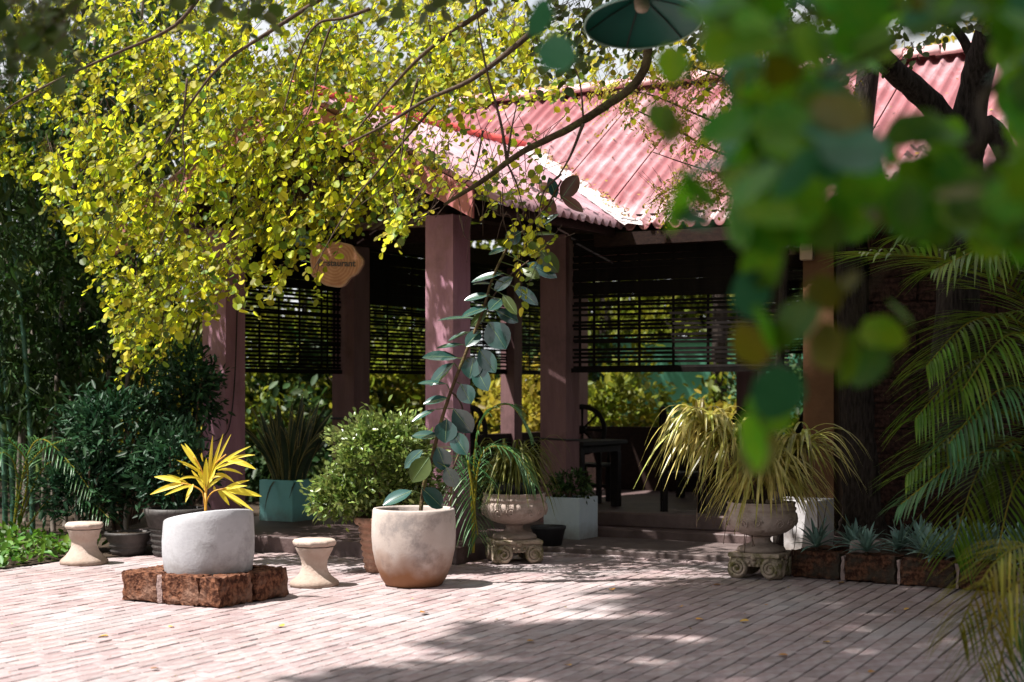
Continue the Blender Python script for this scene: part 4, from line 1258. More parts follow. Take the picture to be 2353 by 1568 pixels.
# clipped bush in the terracotta pot: three clump masses
bt = thing("clipped_bush", "rounded bush of small pale green leaves in the terracotta pot", "shrub", (-1.02, 12.98, .40))
def bpart(c, rad, n, nc):
    pos, od = cloud(c, rad, n, nc, .045, shell=.6)
    ax = unit(od * 1.0 + .55 * rng.normal(size=(n, 3)) + np.array([0, 0, .35]))
    nr = unit(rng.normal(size=(n, 3)) * .6 + np.array([0, -.2, .9]))
    return pos, ax, nr, .052 * rng.uniform(.6, 1.3, n)
ps = [bpart((-.02, 0, .56), (.47, .38, .31), 4600, 95), bpart((-.34, -.05, .20), (.24, .22, .16), 1500, 36), bpart((.15, 0, .24), (.30, .26, .22), 1300, 36), bpart((-.10, 0, .40), (.38, .30, .26), 1500, 36)]
pos, ax, nr, sz = [np.concatenate([p[i] for p in ps]) for i in range(4)]
f_ = link("foliage", leaf_mesh("foliage", pos, ax, nr, sz, T_OVAL, M['bush']), bt); f_["kind"] = "stuff"
for k in range(14):
    q = Vector(pos[rng.integers(0, len(pos))])
    m_ = MB(); m_.tube(bez((random.uniform(-.03, .03), 0, -.02), (q.x * .3, q.y * .3, q.z * .6), q, 7), [.012 * (1 - .11 * j) for j in range(7)], 6); m_.build("stem", M['twig'], bt, True)

# ---- arching strap-leaved plants
def arching(name, label, loc, n, ln, spread, wd, mt_, lift=.35, cat="plant", group=None, roots=0, zmin=None, facing=None):
    t = thing(name, label, cat, loc, 0, group)
    chunk = MB()
    for k in range(n):
        a = random.uniform(0, 2 * math.pi) if facing is None else random.gauss(facing[0], facing[1])
        l_ = ln * random.uniform(.55, 1.1)
        o_ = Vector((math.cos(a), math.sin(a), 0))
        up_ = random.uniform(.15, 1.0)
        b = Vector((random.gauss(0, .035), random.gauss(0, .035), 0))
        p1 = b + o_ * l_ * spread * random.uniform(.25, .6) + Vector((0, 0, l_ * lift * (.5 + up_)))
        p2 = b + o_ * l_ * spread * random.uniform(.75, 1.1) + Vector((0, 0, l_ * (lift * 1.2 * up_ - .55)))
        if zmin is not None: p2.z = max(p2.z, zmin)
        w_ = wd * random.uniform(.7, 1.2)
        m_ = chunk if k >= 90 else MB()
        m_.ribbon(bez(b, p1, p2, 9), [w_ * q for q in (.7, .95, 1, 1, 1, .9, .75, .5, .06)], None, .35)
        if k < 90: m_.build("strap_leaf", mt_, t)
    if chunk.v:
        o_ = chunk.build("inner_leaves", mt_, t); o_["kind"] = "stuff"
    for k in range(roots):
        m_ = MB(); x = random.gauss(0, .12)
        m_.tube(smooth_path([(x * .5, -.05, 0), (x, -.08, -.2), (x + random.gauss(0, .03), -.08, -.45 - .2 * random.random())], 3), .0035, 4); m_.build("hanging_root", M['twig'], t)
    return t
def crowned(name, label, loc, crowns, mt_, wd):
    t = thing(name, label, "plant", loc)
    chunk, cnt = MB(), 0
    iv = Matrix.Translation(-Vector(loc))
    for (cpos, n, ln, spread, lift) in crowns:
        c = iv @ cpos
        m_ = MB(); m_.tube(bez((0, 0, -.04), (c.x * .3, c.y * .3, c.z * .8), c, 6), .014, 6); m_.build("stem", M['twig'], t, True)
        for k in range(n):
            a = random.uniform(0, 2 * math.pi)
            l_ = ln * random.uniform(.55, 1.12)
            o_ = Vector((math.cos(a), math.sin(a), 0))
            up_ = random.uniform(.1, 1.0) ** .8
            b = c + Vector((random.gauss(0, .025), random.gauss(0, .025), random.uniform(-.05, .04)))
            p1 = b + o_ * l_ * spread * random.uniform(.25, .65) + Vector((0, 0, l_ * lift * (.35 + up_)))
            p2 = b + o_ * l_ * spread * random.uniform(.8, 1.15) + Vector((0, 0, l_ * (lift * 1.1 * up_ - .62)))
            m_ = chunk if cnt >= 290 else MB()
            w_ = wd * random.uniform(.65, 1.2)
            m_.ribbon(bez(b, p1, p2, 10), [w_ * q for q in (.6, .9, 1, 1, 1, .95, .85, .65, .4, .05)], None, .35)
            if cnt < 290: m_.build("strap_leaf", mt_, t)
            cnt += 1
        for k in range(4):
            m_ = MB(); x = random.gauss(0, .12)
            m_.tube(smooth_path([c, c + Vector((x, -.10, -.25)), c + Vector((x + random.gauss(0, .04), -.12, -.55 - .2 * random.random()))], 3), .0032, 4); m_.build("hanging_root", M['twig'], t)
    if chunk.v:
        o_ = chunk.build("inner_leaves", mt_, t); o_["kind"] = "stuff"
crowned("spider_plant", "huge striped yellow spider plant fountaining out of the right urn", ur + Vector((0, 0, .57)),
        [(P(1760, 1105, 12.6), 200, .74, .78, .50), (P(1620, 1010, 12.75), 160, .74, .64, .58), (P(1835, 1040, 12.7), 90, .62, .85, .52), (P(1695, 1040, 12.65), 150, .72, .7, .62)], M['spider'], .029)
arching("arching_palm_grass", "ferny green and yellow strap plant rising from the shaded urn", ul + Vector((0, 0, .66)), 250, .66, .62, .020, M['spiderG'], lift=.7)
bush("box_plant", "small dark leafy plant in the pale blue white cube", Vector((wc.x, wc.y, .40)) + UU * .19 + VV * .19, .17, (.20, .20, .15), 420, 26, .03, .075, T_LANCE, M['gardenD'], "plant")

# ---- feather palm fronds
def frond(parent, pts, ln, mt_, n=34, droop=.5, wd=.016, taper=True, rachis='palmY', name="frond"):
    path_ = smooth_path(pts, 6)
    m_ = MB()
    m_.tube(path_, [.010 * (1 - .75 * i / len(path_)) + .0015 for i in range(len(path_))], 5, 1)
    N_ = len(path_)
    for k in range(n):
        q = .14 + .86 * k / (n - 1)
        f__ = q * (N_ - 1)
        i = min(int(f__), N_ - 2)
        p = path_[i].lerp(path_[i + 1], f__ - i)
        t_ = (path_[i + 1] - path_[i]).normalized()
        sd_ = t_.cross(Vector((0, 0, 1)))
        sd_ = sd_.normalized() if sd_.length > .05 else Vector((1, 0, 0))
        l_ = ln * (math.sin(math.pi * (.12 + .80 * q)) ** .7) * random.uniform(.85, 1.1)
        for sgn in (-1, 1):
            d_ = (sd_ * sgn * .85 + t_ * (.55 + .35 * q) + Vector((0, 0, .18 + random.uniform(-.12, .12)))).normalized()
            e_ = p + d_ * l_ + Vector((0, 0, -droop * l_ * random.uniform(.5, 1.1)))
            c_ = p + d_ * l_ * .55
            m_.ribbon(bez(p, c_, e_, 5), [wd * w_ for w_ in (.5, 1, .95, .6, .05)], None, .3)
    return m_.build(name, [mt_, M[rachis]], parent)
apl = thing("areca_palm", "large feathery palm with arching green fronds at the courtyard's right edge", "palm", (4.15, 11.3, .15))
ainv = Matrix.Translation(-apl.location)
def AP(*q): return [ainv @ P(x, y, Y) for x, y, Y in q]
for (pp, ln_, mk, nn, dr, wd_) in (
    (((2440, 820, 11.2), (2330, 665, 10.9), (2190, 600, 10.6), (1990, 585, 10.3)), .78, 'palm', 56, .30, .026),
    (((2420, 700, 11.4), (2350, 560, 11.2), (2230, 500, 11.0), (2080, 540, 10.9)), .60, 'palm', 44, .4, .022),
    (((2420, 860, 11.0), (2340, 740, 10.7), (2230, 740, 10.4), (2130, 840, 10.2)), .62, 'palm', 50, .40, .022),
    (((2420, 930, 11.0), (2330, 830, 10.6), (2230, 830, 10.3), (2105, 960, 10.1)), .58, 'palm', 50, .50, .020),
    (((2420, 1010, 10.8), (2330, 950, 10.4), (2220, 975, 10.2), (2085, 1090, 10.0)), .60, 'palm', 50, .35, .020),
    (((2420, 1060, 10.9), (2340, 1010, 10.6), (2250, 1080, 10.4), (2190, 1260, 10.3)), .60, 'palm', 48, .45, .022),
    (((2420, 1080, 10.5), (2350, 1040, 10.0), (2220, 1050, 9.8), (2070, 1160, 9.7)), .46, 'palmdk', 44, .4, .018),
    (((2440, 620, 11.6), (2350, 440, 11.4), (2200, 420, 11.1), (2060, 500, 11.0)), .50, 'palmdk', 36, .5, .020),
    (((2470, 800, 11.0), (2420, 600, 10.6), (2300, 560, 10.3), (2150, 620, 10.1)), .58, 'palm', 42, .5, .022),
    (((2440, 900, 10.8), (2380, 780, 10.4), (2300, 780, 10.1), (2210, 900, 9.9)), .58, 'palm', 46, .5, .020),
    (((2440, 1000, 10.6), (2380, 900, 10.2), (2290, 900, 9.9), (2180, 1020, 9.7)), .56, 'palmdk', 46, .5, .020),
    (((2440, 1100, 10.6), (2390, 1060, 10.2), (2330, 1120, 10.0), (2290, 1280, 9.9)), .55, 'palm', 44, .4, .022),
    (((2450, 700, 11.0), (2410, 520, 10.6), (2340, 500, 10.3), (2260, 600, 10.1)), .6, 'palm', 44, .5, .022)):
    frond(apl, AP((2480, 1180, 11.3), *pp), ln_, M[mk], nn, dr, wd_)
for k in range(5):
    x = random.uniform(-.12, .12)
    m_ = MB(); m_.tube([(x, random.uniform(-.1, .1), -.02), (x * 1.5, 0, .55), (x * 2, .0, 1.0)], [.028, .022, .014], 8); m_.build("cane", M['culmG'], apl, True)
ap2 = thing("areca_palm", "yellowing drooping palm near the paving at the right edge", "palm", (2.75, 7.9, 0))
ainv = Matrix.Translation(-ap2.location)
frond(ap2, AP((2450, 1500, 7.9), (2440, 1330, 7.8), (2370, 1255, 7.6), (2280, 1300, 7.5), (2205, 1440, 7.4)), .42, M['palmY'], 34, .75, .014)
frond(ap2, AP((2450, 1500, 7.9), (2430, 1380, 7.6), (2380, 1330, 7.4), (2300, 1370, 7.3), (2250, 1520, 7.2)), .40, M['palmY'], 34, .75, .013)
frond(ap2, AP((2450, 1540, 7.9), (2430, 1440, 7.5), (2380, 1400, 7.3), (2320, 1440, 7.2), (2290, 1580, 7.1)), .36, M['palmdk'], 30, .6, .014)
m_ = MB(); m_.tube([(0, 0, -.02), (.02, 0, .45)], [.03, .018], 8); m_.build("cane", M['culmG'], ap2, True)
# small shaded palms
ap3 = thing("young_palm", "drooping dark palm fronds between the clay pot and the shaded urn", "palm", (-.28, 13.1, 0))
ainv = Matrix.Translation(-ap3.location)
frond(ap3, AP((1088, 1270, 13.1), (1085, 1120, 13.0), (1075, 1060, 12.9), (1085, 1130, 12.8), (1098, 1230, 12.75)), .34, M['palmdk'], 34, .7, .012)
frond(ap3, AP((1088, 1270, 13.1), (1095, 1100, 13.05), (1120, 1030, 13.0), (1180, 1040, 12.95), (1225, 1110, 12.9)), .34, M['palmdk'], 30, .7, .012)
frond(ap3, AP((1088, 1270, 13.1), (1080, 1100, 13.1), (1060, 1040, 13.1), (1040, 1090, 13.0), (1035, 1180, 12.95)), .3, M['palmdk'], 28, .6, .012)
frond(ap3, AP((1088, 1270, 13.1), (1090, 1060, 13.1), (1110, 960, 13.1), (1170, 930, 13.1), (1215, 990, 13.1)), .3, M['palmdk'], 28, .6, .012)
ap4 = thing("young_palm", "low feathery palms among the bamboo by the left stool", "palm", (-4.55, 14.8, 0))
ainv = Matrix.Translation(-ap4.location)
for (a, b, c) in (((60, 1060), (100, 1010), (170, 1075)), ((40, 1100), (10, 1040), (-40, 1080)), ((90, 1090), (150, 1060), (210, 1130)), ((60, 1130), (60, 1060), (20, 1010)), ((120, 1140), (180, 1130), (250, 1190)), ((50, 1110), (90, 1040), (150, 1010))):
    frond(ap4, AP((25, 1265, 14.8), (a[0], a[1], 14.7), (b[0], b[1], 14.6), (c[0], c[1], 14.4)), .30, M['palmdk'], 26, .5, .013)

# ---- blue green rosettes along the planter bed
rosm = []
for q in range(4):
    mm = MB()
    for k in range(22):
        a = k * 2.399 + random.uniform(-.2, .2)
        el = R(80) - R(75) * k / 22
        l_ = random.uniform(.18, .30)
        o_ = Vector((math.cos(a) * math.cos(el), math.sin(a) * math.cos(el), math.sin(el)))
        p2 = o_ * l_ + Vector((0, 0, -.05 * math.cos(el)))
        mm.ribbon(bez((0, 0, .01), o_ * l_ * .55 + Vector((0, 0, .02)), p2, 5), [.022, .036, .036, .024, .002], None, .35)
    rosm.append(mm)
spots = [(.18, .1, .235), (.30, .45, .24), (.62, .05, .17), (.85, .55, .24), (1.05, .12, .235), (1.20, .30, .25), (1.38, .08, .235), (1.36, .45, .25), (1.55, .22, .25), (1.62, .02, .21),
         (1.75, .40, .25), (1.85, .10, .235), (1.98, .30, .25), (2.08, .60, .25), (2.15, .06, .235), (1.10, .70, .25), (1.55, .65, .25), (.6, .8, .22), (1.9, .75, .25), (1.15, .03, .22), (1.28, .02, .20), (1.47, .0, .19), (1.72, .0, .2), (1.95, .02, .2), (1.3, .6, .25), (1.42, .25, .25), (1.65, .42, .25), (1.82, .55, .25), (.95, .3, .24), (.75, .35, .23), (.42, .3, .22)]
for q, (x, y, z) in enumerate(spots):
    t = thing("rosette_plant", "blue green spiky rosette plant growing along the laterite planter bed", "plant", K(x, y, max(z - .06, .17)), random.uniform(0, 6), "rosettes in the planter bed")
    o_ = link("leaf_rosette", rosm[q % 4].mesh("leaf_rosette", M['rosette']), t, (0, 0, .05))
    m_ = MB(); m_.tube([(0, 0, -.04), (0, 0, .06)], .012, 6); m_.build("stem", M['twig'], t)
rb = rough_block(.26, .16, .13, .03, 77, 4, 3, 3)
o_ = rb.build("boulder", M['stone'], None, True, K(.46, .10, .175)); o_.modifiers.new("s", 'SUBSURF').levels = 2
tag(o_, "pale rounded stone among the rosettes on the planter bed", "stone")

# ---- planting at the left
def left_shrub(label, px_, py_, Y, rad, n, mt_='shrub', size=.10):
    c = P(px_, py_, Y)
    bush("evergreen_shrub", label, Vector((c.x, c.y, 0)), c.z, rad, n, max(26, n // 40), .07, size, T_LANCE, M[mt_], "shrub", "dark evergreen shrubs at the left", 6, .02, .45, .1)
left_shrub("dark evergreen shrub with a tall top against the left pink post", 430, 880, 15.0, (.30, .35, .42), 1500)
left_shrub("broad dark evergreen shrub behind the slanted pot", 270, 1010, 14.9, (.55, .45, .48), 2800)
left_shrub("dark evergreen shrub in the ribbed jar beside the left pink post", 400, 1080, 14.5, (.36, .32, .34), 1500)
left_shrub("low dark evergreen shrub behind the left stool", 200, 1120, 14.7, (.40, .35, .32), 1500)
pos = np.column_stack([rng.uniform(-6.5, -3.7, 3600), rng.uniform(12.7, 14.9, 3600), np.zeros(3600)])
ok = in_poly(pos[:, 0], pos[:, 1], [(-6.6, 12.75), (-4.30, 12.85), (-3.86, 13.9), (-3.7, 14.6), (-6.6, 15)])
pos = pos[ok]
pos[:, 2] = rng.uniform(.02, .34, len(pos)) * np.clip(.35 + .6 * (-pos[:, 0] - 3.8), .3, 1)
n_ = len(pos)
o_ = link("ground_cover", leaf_mesh("ground_cover", pos, unit(rng.normal(size=(n_, 3)) + np.array([0, -.3, .3])), unit(rng.normal(size=(n_, 3)) * .5 + np.array([0, -.3, 1])), .085 * rng.uniform(.6, 1.3, n_), T_OVAL, M['cover']))
tag(o_, "bright green leafy ground cover at the left edge of the paving", "ground cover", None, "stuff")

# ---- bamboo
for q in range(15):
    px_ = [-20, 12, 40, 58, 75, 100, 122, 150, 178, 205, 235, 262, 290, 30, 130][q]
    Y = random.uniform(15.6, 18.5)
    g0 = P(px_, 1200, Y); g0.z = 0
    hgt = random.uniform(4.6, 6.2)
    ln_ = Vector((random.gauss(-.05, .16), random.gauss(-.2, .2), 0))
    green = q in (1, 4, 9, 13)
    t = thing("bamboo", ("green bamboo stem rising from the clump at the left" if green else "tan bamboo stem rising from the clump at the left"), "bamboo", g0, 0, "bamboo clump at the left")
    pts, rad = [], []
    for k in range(19):
        f__ = k / 18
        p_ = Vector((ln_.x * f__ ** 2 * 3, ln_.y * f__ ** 2 * 3, hgt * f__))
        pts += [p_ - Vector((0, 0, .012)), p_, p_ + Vector((0, 0, .012))]
        r_ = .030 * (1 - .6 * f__)
        rad += [r_, r_ * 1.18, r_]
    m_ = MB(); m_.tube(pts, rad, 8); m_.build("culm", M['culmG' if green else 'culm'], t, True)
    n_ = 1100
    zz = hgt * (.22 + .78 * rng.random(n_))
    sprig = rng.integers(0, 70, n_)
    sz_ = hgt * (.2 + .8 * rng.random(70))
    sa = rng.random(70) * 2 * np.pi
    sr = rng.uniform(.1, .65, 70)
    pos = np.column_stack([sr[sprig] * np.cos(sa[sprig]) + ln_.x * 3 * (sz_[sprig] / hgt) ** 2, sr[sprig] * np.sin(sa[sprig]) + ln_.y * 3 * (sz_[sprig] / hgt) ** 2, sz_[sprig]]) + rng.normal(size=(n_, 3)) * .09
    ax = unit(rng.normal(size=(n_, 3)) * .7 + np.array([0, 0, -.8]))
    o_ = link("foliage", leaf_mesh("foliage", pos, ax, rdir(n_), .17 * rng.uniform(.6, 1.2, n_), T_NARROW if q % 2 else T_LANCE, M['bamboo']), t); o_["kind"] = "stuff"
for q in range(9):        # leaning thin canes near the pavilion's left side
    t = thing("bamboo", "thin leaning bamboo cane beside the dark shrubs", "bamboo", P(270 + q * 6, 1120, 16.8 + q * .12) * 1.0, 0, "thin leaning canes")
    t.location.z = 0
    m_ = MB(); m_.tube(bez((0, 0, 0), (.15 + .02 * q, 0, 1.3), (.6 + .08 * q, -.1, 2.9 + .05 * q), 9), [.016 - .001 * k for k in range(9)], 6); m_.build("culm", M['twig'], t, True)

# ================================================================== trees
def trunk_mesh(pts, rad, n=20, rough=.10):
    return MB().tube(smooth_path(pts, 6), list(np.interp(np.linspace(0, 1, (len(pts) - 1) * 6 + 1), np.linspace(0, 1, len(rad)), rad)), n, rough=rough)
# ---- the tree whose branches hang over the courtyard
tb = K(1.62, 1.05, .17)
bt_ = thing("overhanging_tree", "large tree with yellow green round leaves hanging over courtyard and roof", "tree", tb)
binv = Matrix.Translation(-tb)
def TP(x, y, Y): return binv @ P(x, y, Y)
TY = tb.y
trunk_mesh([(0, 0, -.05), TP(2204, 1000, TY), TP(2200, 700, TY), TP(2208, 480, TY), TP(2215, 330, TY)], [.24, .18, .165, .16, .15]).build("trunk", M['bark'], bt_, True)
fork = TP(2215, 335, TY)
def limb(pts, rad, mt_='bark', name="limb", n=12, rough=.14):
    return trunk_mesh(pts, rad, n, rough).build(name, M[mt_], bt_, True)
limb([fork + Vector((0, 0, -.1)), TP(2235, 220, TY), TP(2270, 90, TY - .2), TP(2330, -120, TY - .5), TP(2450, -500, TY - 1)], [.15, .12, .115, .11, .08])
limb([fork + Vector((0, 0, -.05)), TP(2140, 240, TY - .1), TP(2040, 150, TY - .3), TP(1940, 40, TY - .6), TP(1750, -120, TY - .8)], [.13, .10, .085, .08, .07])
limb([fork + Vector((0, 0, -.15)), TP(2270, 290, TY), TP(2350, 420, TY - .2), TP(2420, 470, TY - .4)], [.12, .09, .08, .05])
limb([TP(2250, 160, TY), TP(2190, 60, TY - .1), TP(2120, 45, TY - .1), TP(2060, 20, TY - .1)], [.05, .03, .025, .012])
over = [TP(1750, -120, TY - .8), binv @ Vector((.6, 11.6, 5.0)), binv @ Vector((-.8, 12.2, 5.35)), binv @ Vector((-2.2, 12.9, 5.5)), binv @ Vector((-3.9, 13.2, 5.2))]
limb(over, [.08, .075, .065, .055, .04])
limb([TP(2330, -120, TY - .5), binv @ Vector((2.6, 8.5, 6.4)), binv @ Vector((1.2, 6.0, 6.6)), binv @ Vector((0, 3, 6.5))], [.1, .09, .07, .05])
# the lichened bough sweeping down across the roof
bough = [TP(1520, -220, 11.2), TP(1496, -40, 11.1), TP(1490, 85, 11.0), TP(1484, 150, 10.95), TP(1452, 200, 10.9), TP(1390, 245, 10.8), TP(1310, 295, 10.75), TP(1200, 350, 10.7), TP(1110, 415, 10.65), TP(1045, 455, 10.6), TP(1020, 472, 10.6)]
limb(bough, [.036, .034, .033, .032, .030, .028, .025, .021, .017, .013, .009], 'lichen', "bough")
def twig(pts, r0, mt_='twig', name="branch"):
    return limb([TP(*q) for q in pts], [r0, r0 * .75, r0 * .5, r0 * .3], mt_, name, 7, 0)
twig([(1165, 372, 10.7), (1150, 280, 10.7), (1120, 170, 10.75), (1100, 60, 10.8), (1080, -120, 11)], .012)
twig([(1165, 372, 10.7), (1175, 300, 10.7), (1190, 230, 10.75)], .010)
twig([(1340, 285, 10.75), (1310, 360, 10.75), (1280, 410, 10.75)], .013)
twig([(1340, 270, 10.75), (1330, 180, 10.75), (1290, 100, 10.75)], .008)
twig([(1290, 400, 10.75), (1250, 440, 10.75), (1237, 500, 10.75)], .010)
twig([(1165, 375, 10.7), (1190, 430, 10.7), (1205, 500, 10.7)], .008)
twig([(1260, 40, 12.0), (1180, 110, 12.0), (1080, 185, 12.1), (980, 230, 12.2), (880, 290, 12.3), (800, 330, 12.3)], .026)
twig([(1120, 20, 12.4), (990, 110, 12.4), (900, 200, 12.5), (820, 300, 12.5)], .022)
twig([(850, 20, 12.2), (790, 42, 12.2), (730, 55, 12.2), (690, 120, 12.2), (650, 260, 12.2)], .016)
twig([(780, -30, 12.3), (640, 60, 12.3), (520, 140, 12.3), (450, 220, 12.3), (380, 330, 12.3)], .020)
twig([(760, 60, 12.3), (730, 150, 12.3), (710, 250, 12.3), (640, 350, 12.4)], .010)
twig([(430, 180, 12.3), (420, 300, 12.3), (420, 420, 12.3), (350, 600, 12.3)], .010)
twig([(480, -40, 12.2), (400, 60, 12.2), (250, 130, 12.2), (100, 200, 12.2), (0, 260, 12.2)], .018)
twig([(960, 180, 12.4), (930, 300, 12.4), (910, 400, 12.4), (830, 470, 12.4)], .010)
twig([(1000, 240, 12.6), (880, 380, 12.6), (800, 480, 12.6), (720, 620, 12.6)], .012)
twig([(1110, 300, 11.5), (1090, 390, 11.5), (1050, 440, 11.5), (1000, 500, 11.5)], .008)
for q in range(26):        # fine bare twigs round the bough and under the eave
    x0, y0 = random.uniform(960, 1240), random.uniform(330, 500)
    Yt = random.uniform(10.6, 11.8)
    dx = random.uniform(-70, 40)
    twig([(x0, y0, Yt), (x0 + dx * .5, y0 + random.uniform(-30, 50), Yt), (x0 + dx, y0 + random.uniform(20, 110), Yt + .05)], .0042, name="twig")

# leaves: sprays hung from the twigs
YM = [(-60, -30), (1290, -30), (1270, 60), (1220, 140), (1080, 250), (1010, 380), (965, 500), (880, 520), (845, 470), (775, 600), (730, 660), (690, 560), (600, 600), (560, 640), (500, 690),
      (420, 770), (300, 850), (255, 740), (225, 680), (205, 560), (125, 480), (105, 400), (30, 380), (-60, 330)]
TW = []
def sprays(n, poly, Yr, per, step, size, dens=None, hang=.9):
    out = []
    tries = 0
    xs = [p_[0] for p_ in poly]; ys = [p_[1] for p_ in poly]
    while len(out) < n and tries < n * 40:
        tries += 1
        x, y = random.uniform(min(xs), max(xs)), random.uniform(min(ys), max(ys))
        if not in_poly([x], [y], poly)[0]: continue
        if dens and random.random() > dens(x, y): continue
        if Yr is None:
            gb = 13.5 + (1158 - min(x, 1158)) / 918 * 2.3
            out.append((x, y, random.uniform(gb - 1.6, gb - .3)))
        else:
            out.append((x, y, random.uniform(*Yr)))
    Pp, A, Nn, Sz = [], [], [], []
    global TW
    for (x, y, Y) in out:
        p = np.array(P(x, y, Y))
        a = random.uniform(0, 2 * math.pi)
        d = np.array([math.cos(a) * .55 - .25, math.sin(a) * .55, -.15 - hang * random.random()])
        d /= np.linalg.norm(d)
        k_ = random.randint(per // 2, per)
        p = p - d * step * k_ * .5
        poly_ = [p - d * step * 3]
        for k in range(k_):
            d = d + np.array([0, 0, -.05]) + rng.normal(size=3) * .06
            d /= np.linalg.norm(d)
            p = p + d * step
            poly_.append(p.copy())
            sdv = np.cross(d, [0, 0, 1]); sdv /= (np.linalg.norm(sdv) + 1e-6)
            sg_ = 1 if k % 2 else -1
            la = d * .5 + sdv * sg_ * .8 + np.array([0, 0, -.3]) + rng.normal(size=3) * .3
            Pp.append(p.copy()); A.append(la)
            Nn.append(np.array([-.38, -.42, .70]) + rng.normal(size=3) * .34)
            Sz.append(size * random.uniform(.45, 1.3))
        TW.append(poly_)
    return np.array(Pp), unit(np.array(A)), unit(np.array(Nn)), np.array(Sz)
def dens_y(x, y):
    d = 1.0
    if 700 < x < 860 and y > 500: return .12 if x < 740 else 0
    if 570 < x < 760 and y > 540: return .22
    if x < 480 and y > 760: return .5
    g_ = math.sin(x * .021 + y * .008) * math.sin(y * .027 - x * .006)
    d *= 1.0 if g_ > -.12 else .22
    if x > 900: d *= .55
    if x > 1080: d *= .6
    if y > 620: d *= .9
    return d
L1 = sprays(1480, YM, None, 12, .040, .057, dens_y)
L1b = sprays(330, [(100, 250), (700, 150), (860, 250), (930, 400), (860, 480), (640, 640), (480, 720), (330, 800), (230, 640), (130, 470)], (13.0, 13.7), 10, .052, .068)
L2 = sprays(26, [(900, 480), (950, 430), (975, 500), (880, 545)], (12.0, 12.4), 8, .05, .055)
L3 = sprays(20, [(1130, 470), (1260, 470), (1265, 620), (1200, 690), (1160, 560)], (11.4, 12.0), 7, .045, .055)
L4 = sprays(46, [(960, 280), (1240, 300), (1250, 420), (1180, 470), (980, 430)], (10.8, 12.2), 6, .05, .055)
L8 = sprays(120, [(930, 60), (1350, 40), (1500, 110), (1440, 215), (1200, 240), (1060, 270), (960, 240)], (12.2, 15.5), 9, .045, .056)
L9 = sprays(46, [(1330, 210), (1700, 150), (1900, 300), (1800, 420), (1600, 330)], (11.5, 13), 8, .045, .05)
L5 = sprays(120, [(1180, -60), (1700, -60), (1640, 120), (1560, 180), (1500, 130), (1340, 160), (1240, 200)], (10.5, 12.5), 7, .05, .062)
L6 = sprays(150, [(1600, -60), (2353, -60), (2330, 200), (2200, 60), (2050, 180), (1800, 260), (1680, 220)], (10.5, 13), 7, .05, .062)
LA = [np.concatenate([q[i] for q in (L1, L1b, L2, L3, L4, L8, L9)]) for i in range(4)]
def twig_mass(par, iv, r=.0022):
    global TW
    m_ = MB()
    for pl in TW:
        pl = pl[::2] + [pl[-1]]
        m_.tube([iv @ Vector(q) for q in pl], [r * (1.3 - .9 * i / len(pl)) for i in range(len(pl))], 3, cap=False)
    TW = []
    o_ = m_.build("fine_twigs", M['twig'], par); o_["kind"] = "stuff"
twig_mass(bt_, binv)
# keep leaves clear of the roof by dropping any that fall beneath it
dep = LA[0][:, 1]
order_ = np.argsort(dep / LA[3])
one = order_[:300]; many = order_[300:]
lm = single_leaf_mesh("leaf", T_ROUND, M['yleafO'])
for i in one:
    o_ = link("leaf", lm, bt_)
    o_.matrix_local = binv @ leaf_matrix(LA[0][i], LA[1][i], LA[2][i], LA[3][i])
def mass(nm, q, T, mt_, par=bt_, iv=binv):
    pos = q[0] + np.array(iv.translation)
    o_ = link(nm, leaf_mesh(nm, pos, q[1], q[2], q[3], T, mt_), par); o_["kind"] = "stuff"
    return o_
gsel = rng.random(len(many)) < .2
mass("foliage", [q[many[~gsel]] for q in LA], T_ROUND, M['yleaf'])
mass("green_foliage", [q[many[gsel]] for q in LA], T_ROUND, mat('shade toned green leaf', (0.08, 0.15, 0.014), (0.14, 0.21, 0.022), .45, 1.0, 0, 30, .45, island=.4, transl=.45))  # this darker green share stands in for leaves lying in shade
mass("shade_toned_foliage", [np.concatenate([a, b]) for a, b in zip(L5, L6)], T_ROUND, M['canopy'])  # top leaves get the dark leaf colour in place of shade
# near dark sprays in the top left corner
L7 = sprays(34, [(-40, -60), (200, -60), (190, 130), (110, 190), (0, 150)], (5.0, 6.2), 6, .05, .065)
L7b = sprays(22, [(200, -60), (1250, -60), (1200, 20), (700, 20), (560, 50), (300, 90)], (6.5, 9), 6, .05, .065)
twig_mass(bt_, binv)
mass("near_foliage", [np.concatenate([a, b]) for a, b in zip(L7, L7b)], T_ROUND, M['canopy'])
# the crown overhead, above the picture: it shades the right half of the court
N_ = 105000
cz = rng.uniform(14.5, 17.5, N_)
gx, gy = rng.uniform(-4.5, 9.5, N_), rng.uniform(-6.0, 15.0, N_)
cx, cy = gx + cz * sdir.x / sdir.z, gy + cz * sdir.y / sdir.z
edge = np.interp(gy, [-7, 5.5, 7.6, 8.4, 9.3, 10.2, 10.9, 11.6, 12.4, 12.7, 15], [-6, -2.5, -1.15, -.85, -.40, .15, .50, .75, .9, 2.6, 2.9])
edge = edge + .24 * np.sin(gy * 3.1 + gx * .7) + .16 * np.sin(gy * 7.3 + 1)
soft = rng.random(N_) < np.clip((gx - edge) / .7 + .1, 0, 1)
hole = (np.sin(gx * 3.3 + 1.7 * np.sin(gy * 2.1)) * np.sin(gy * 3.7 + gx) > .78) & (gx < 1.5) & (gy < 12.5)
keepc = (soft & ~hole) & ((rng.random(N_) < .95) | (gx > 1.2))
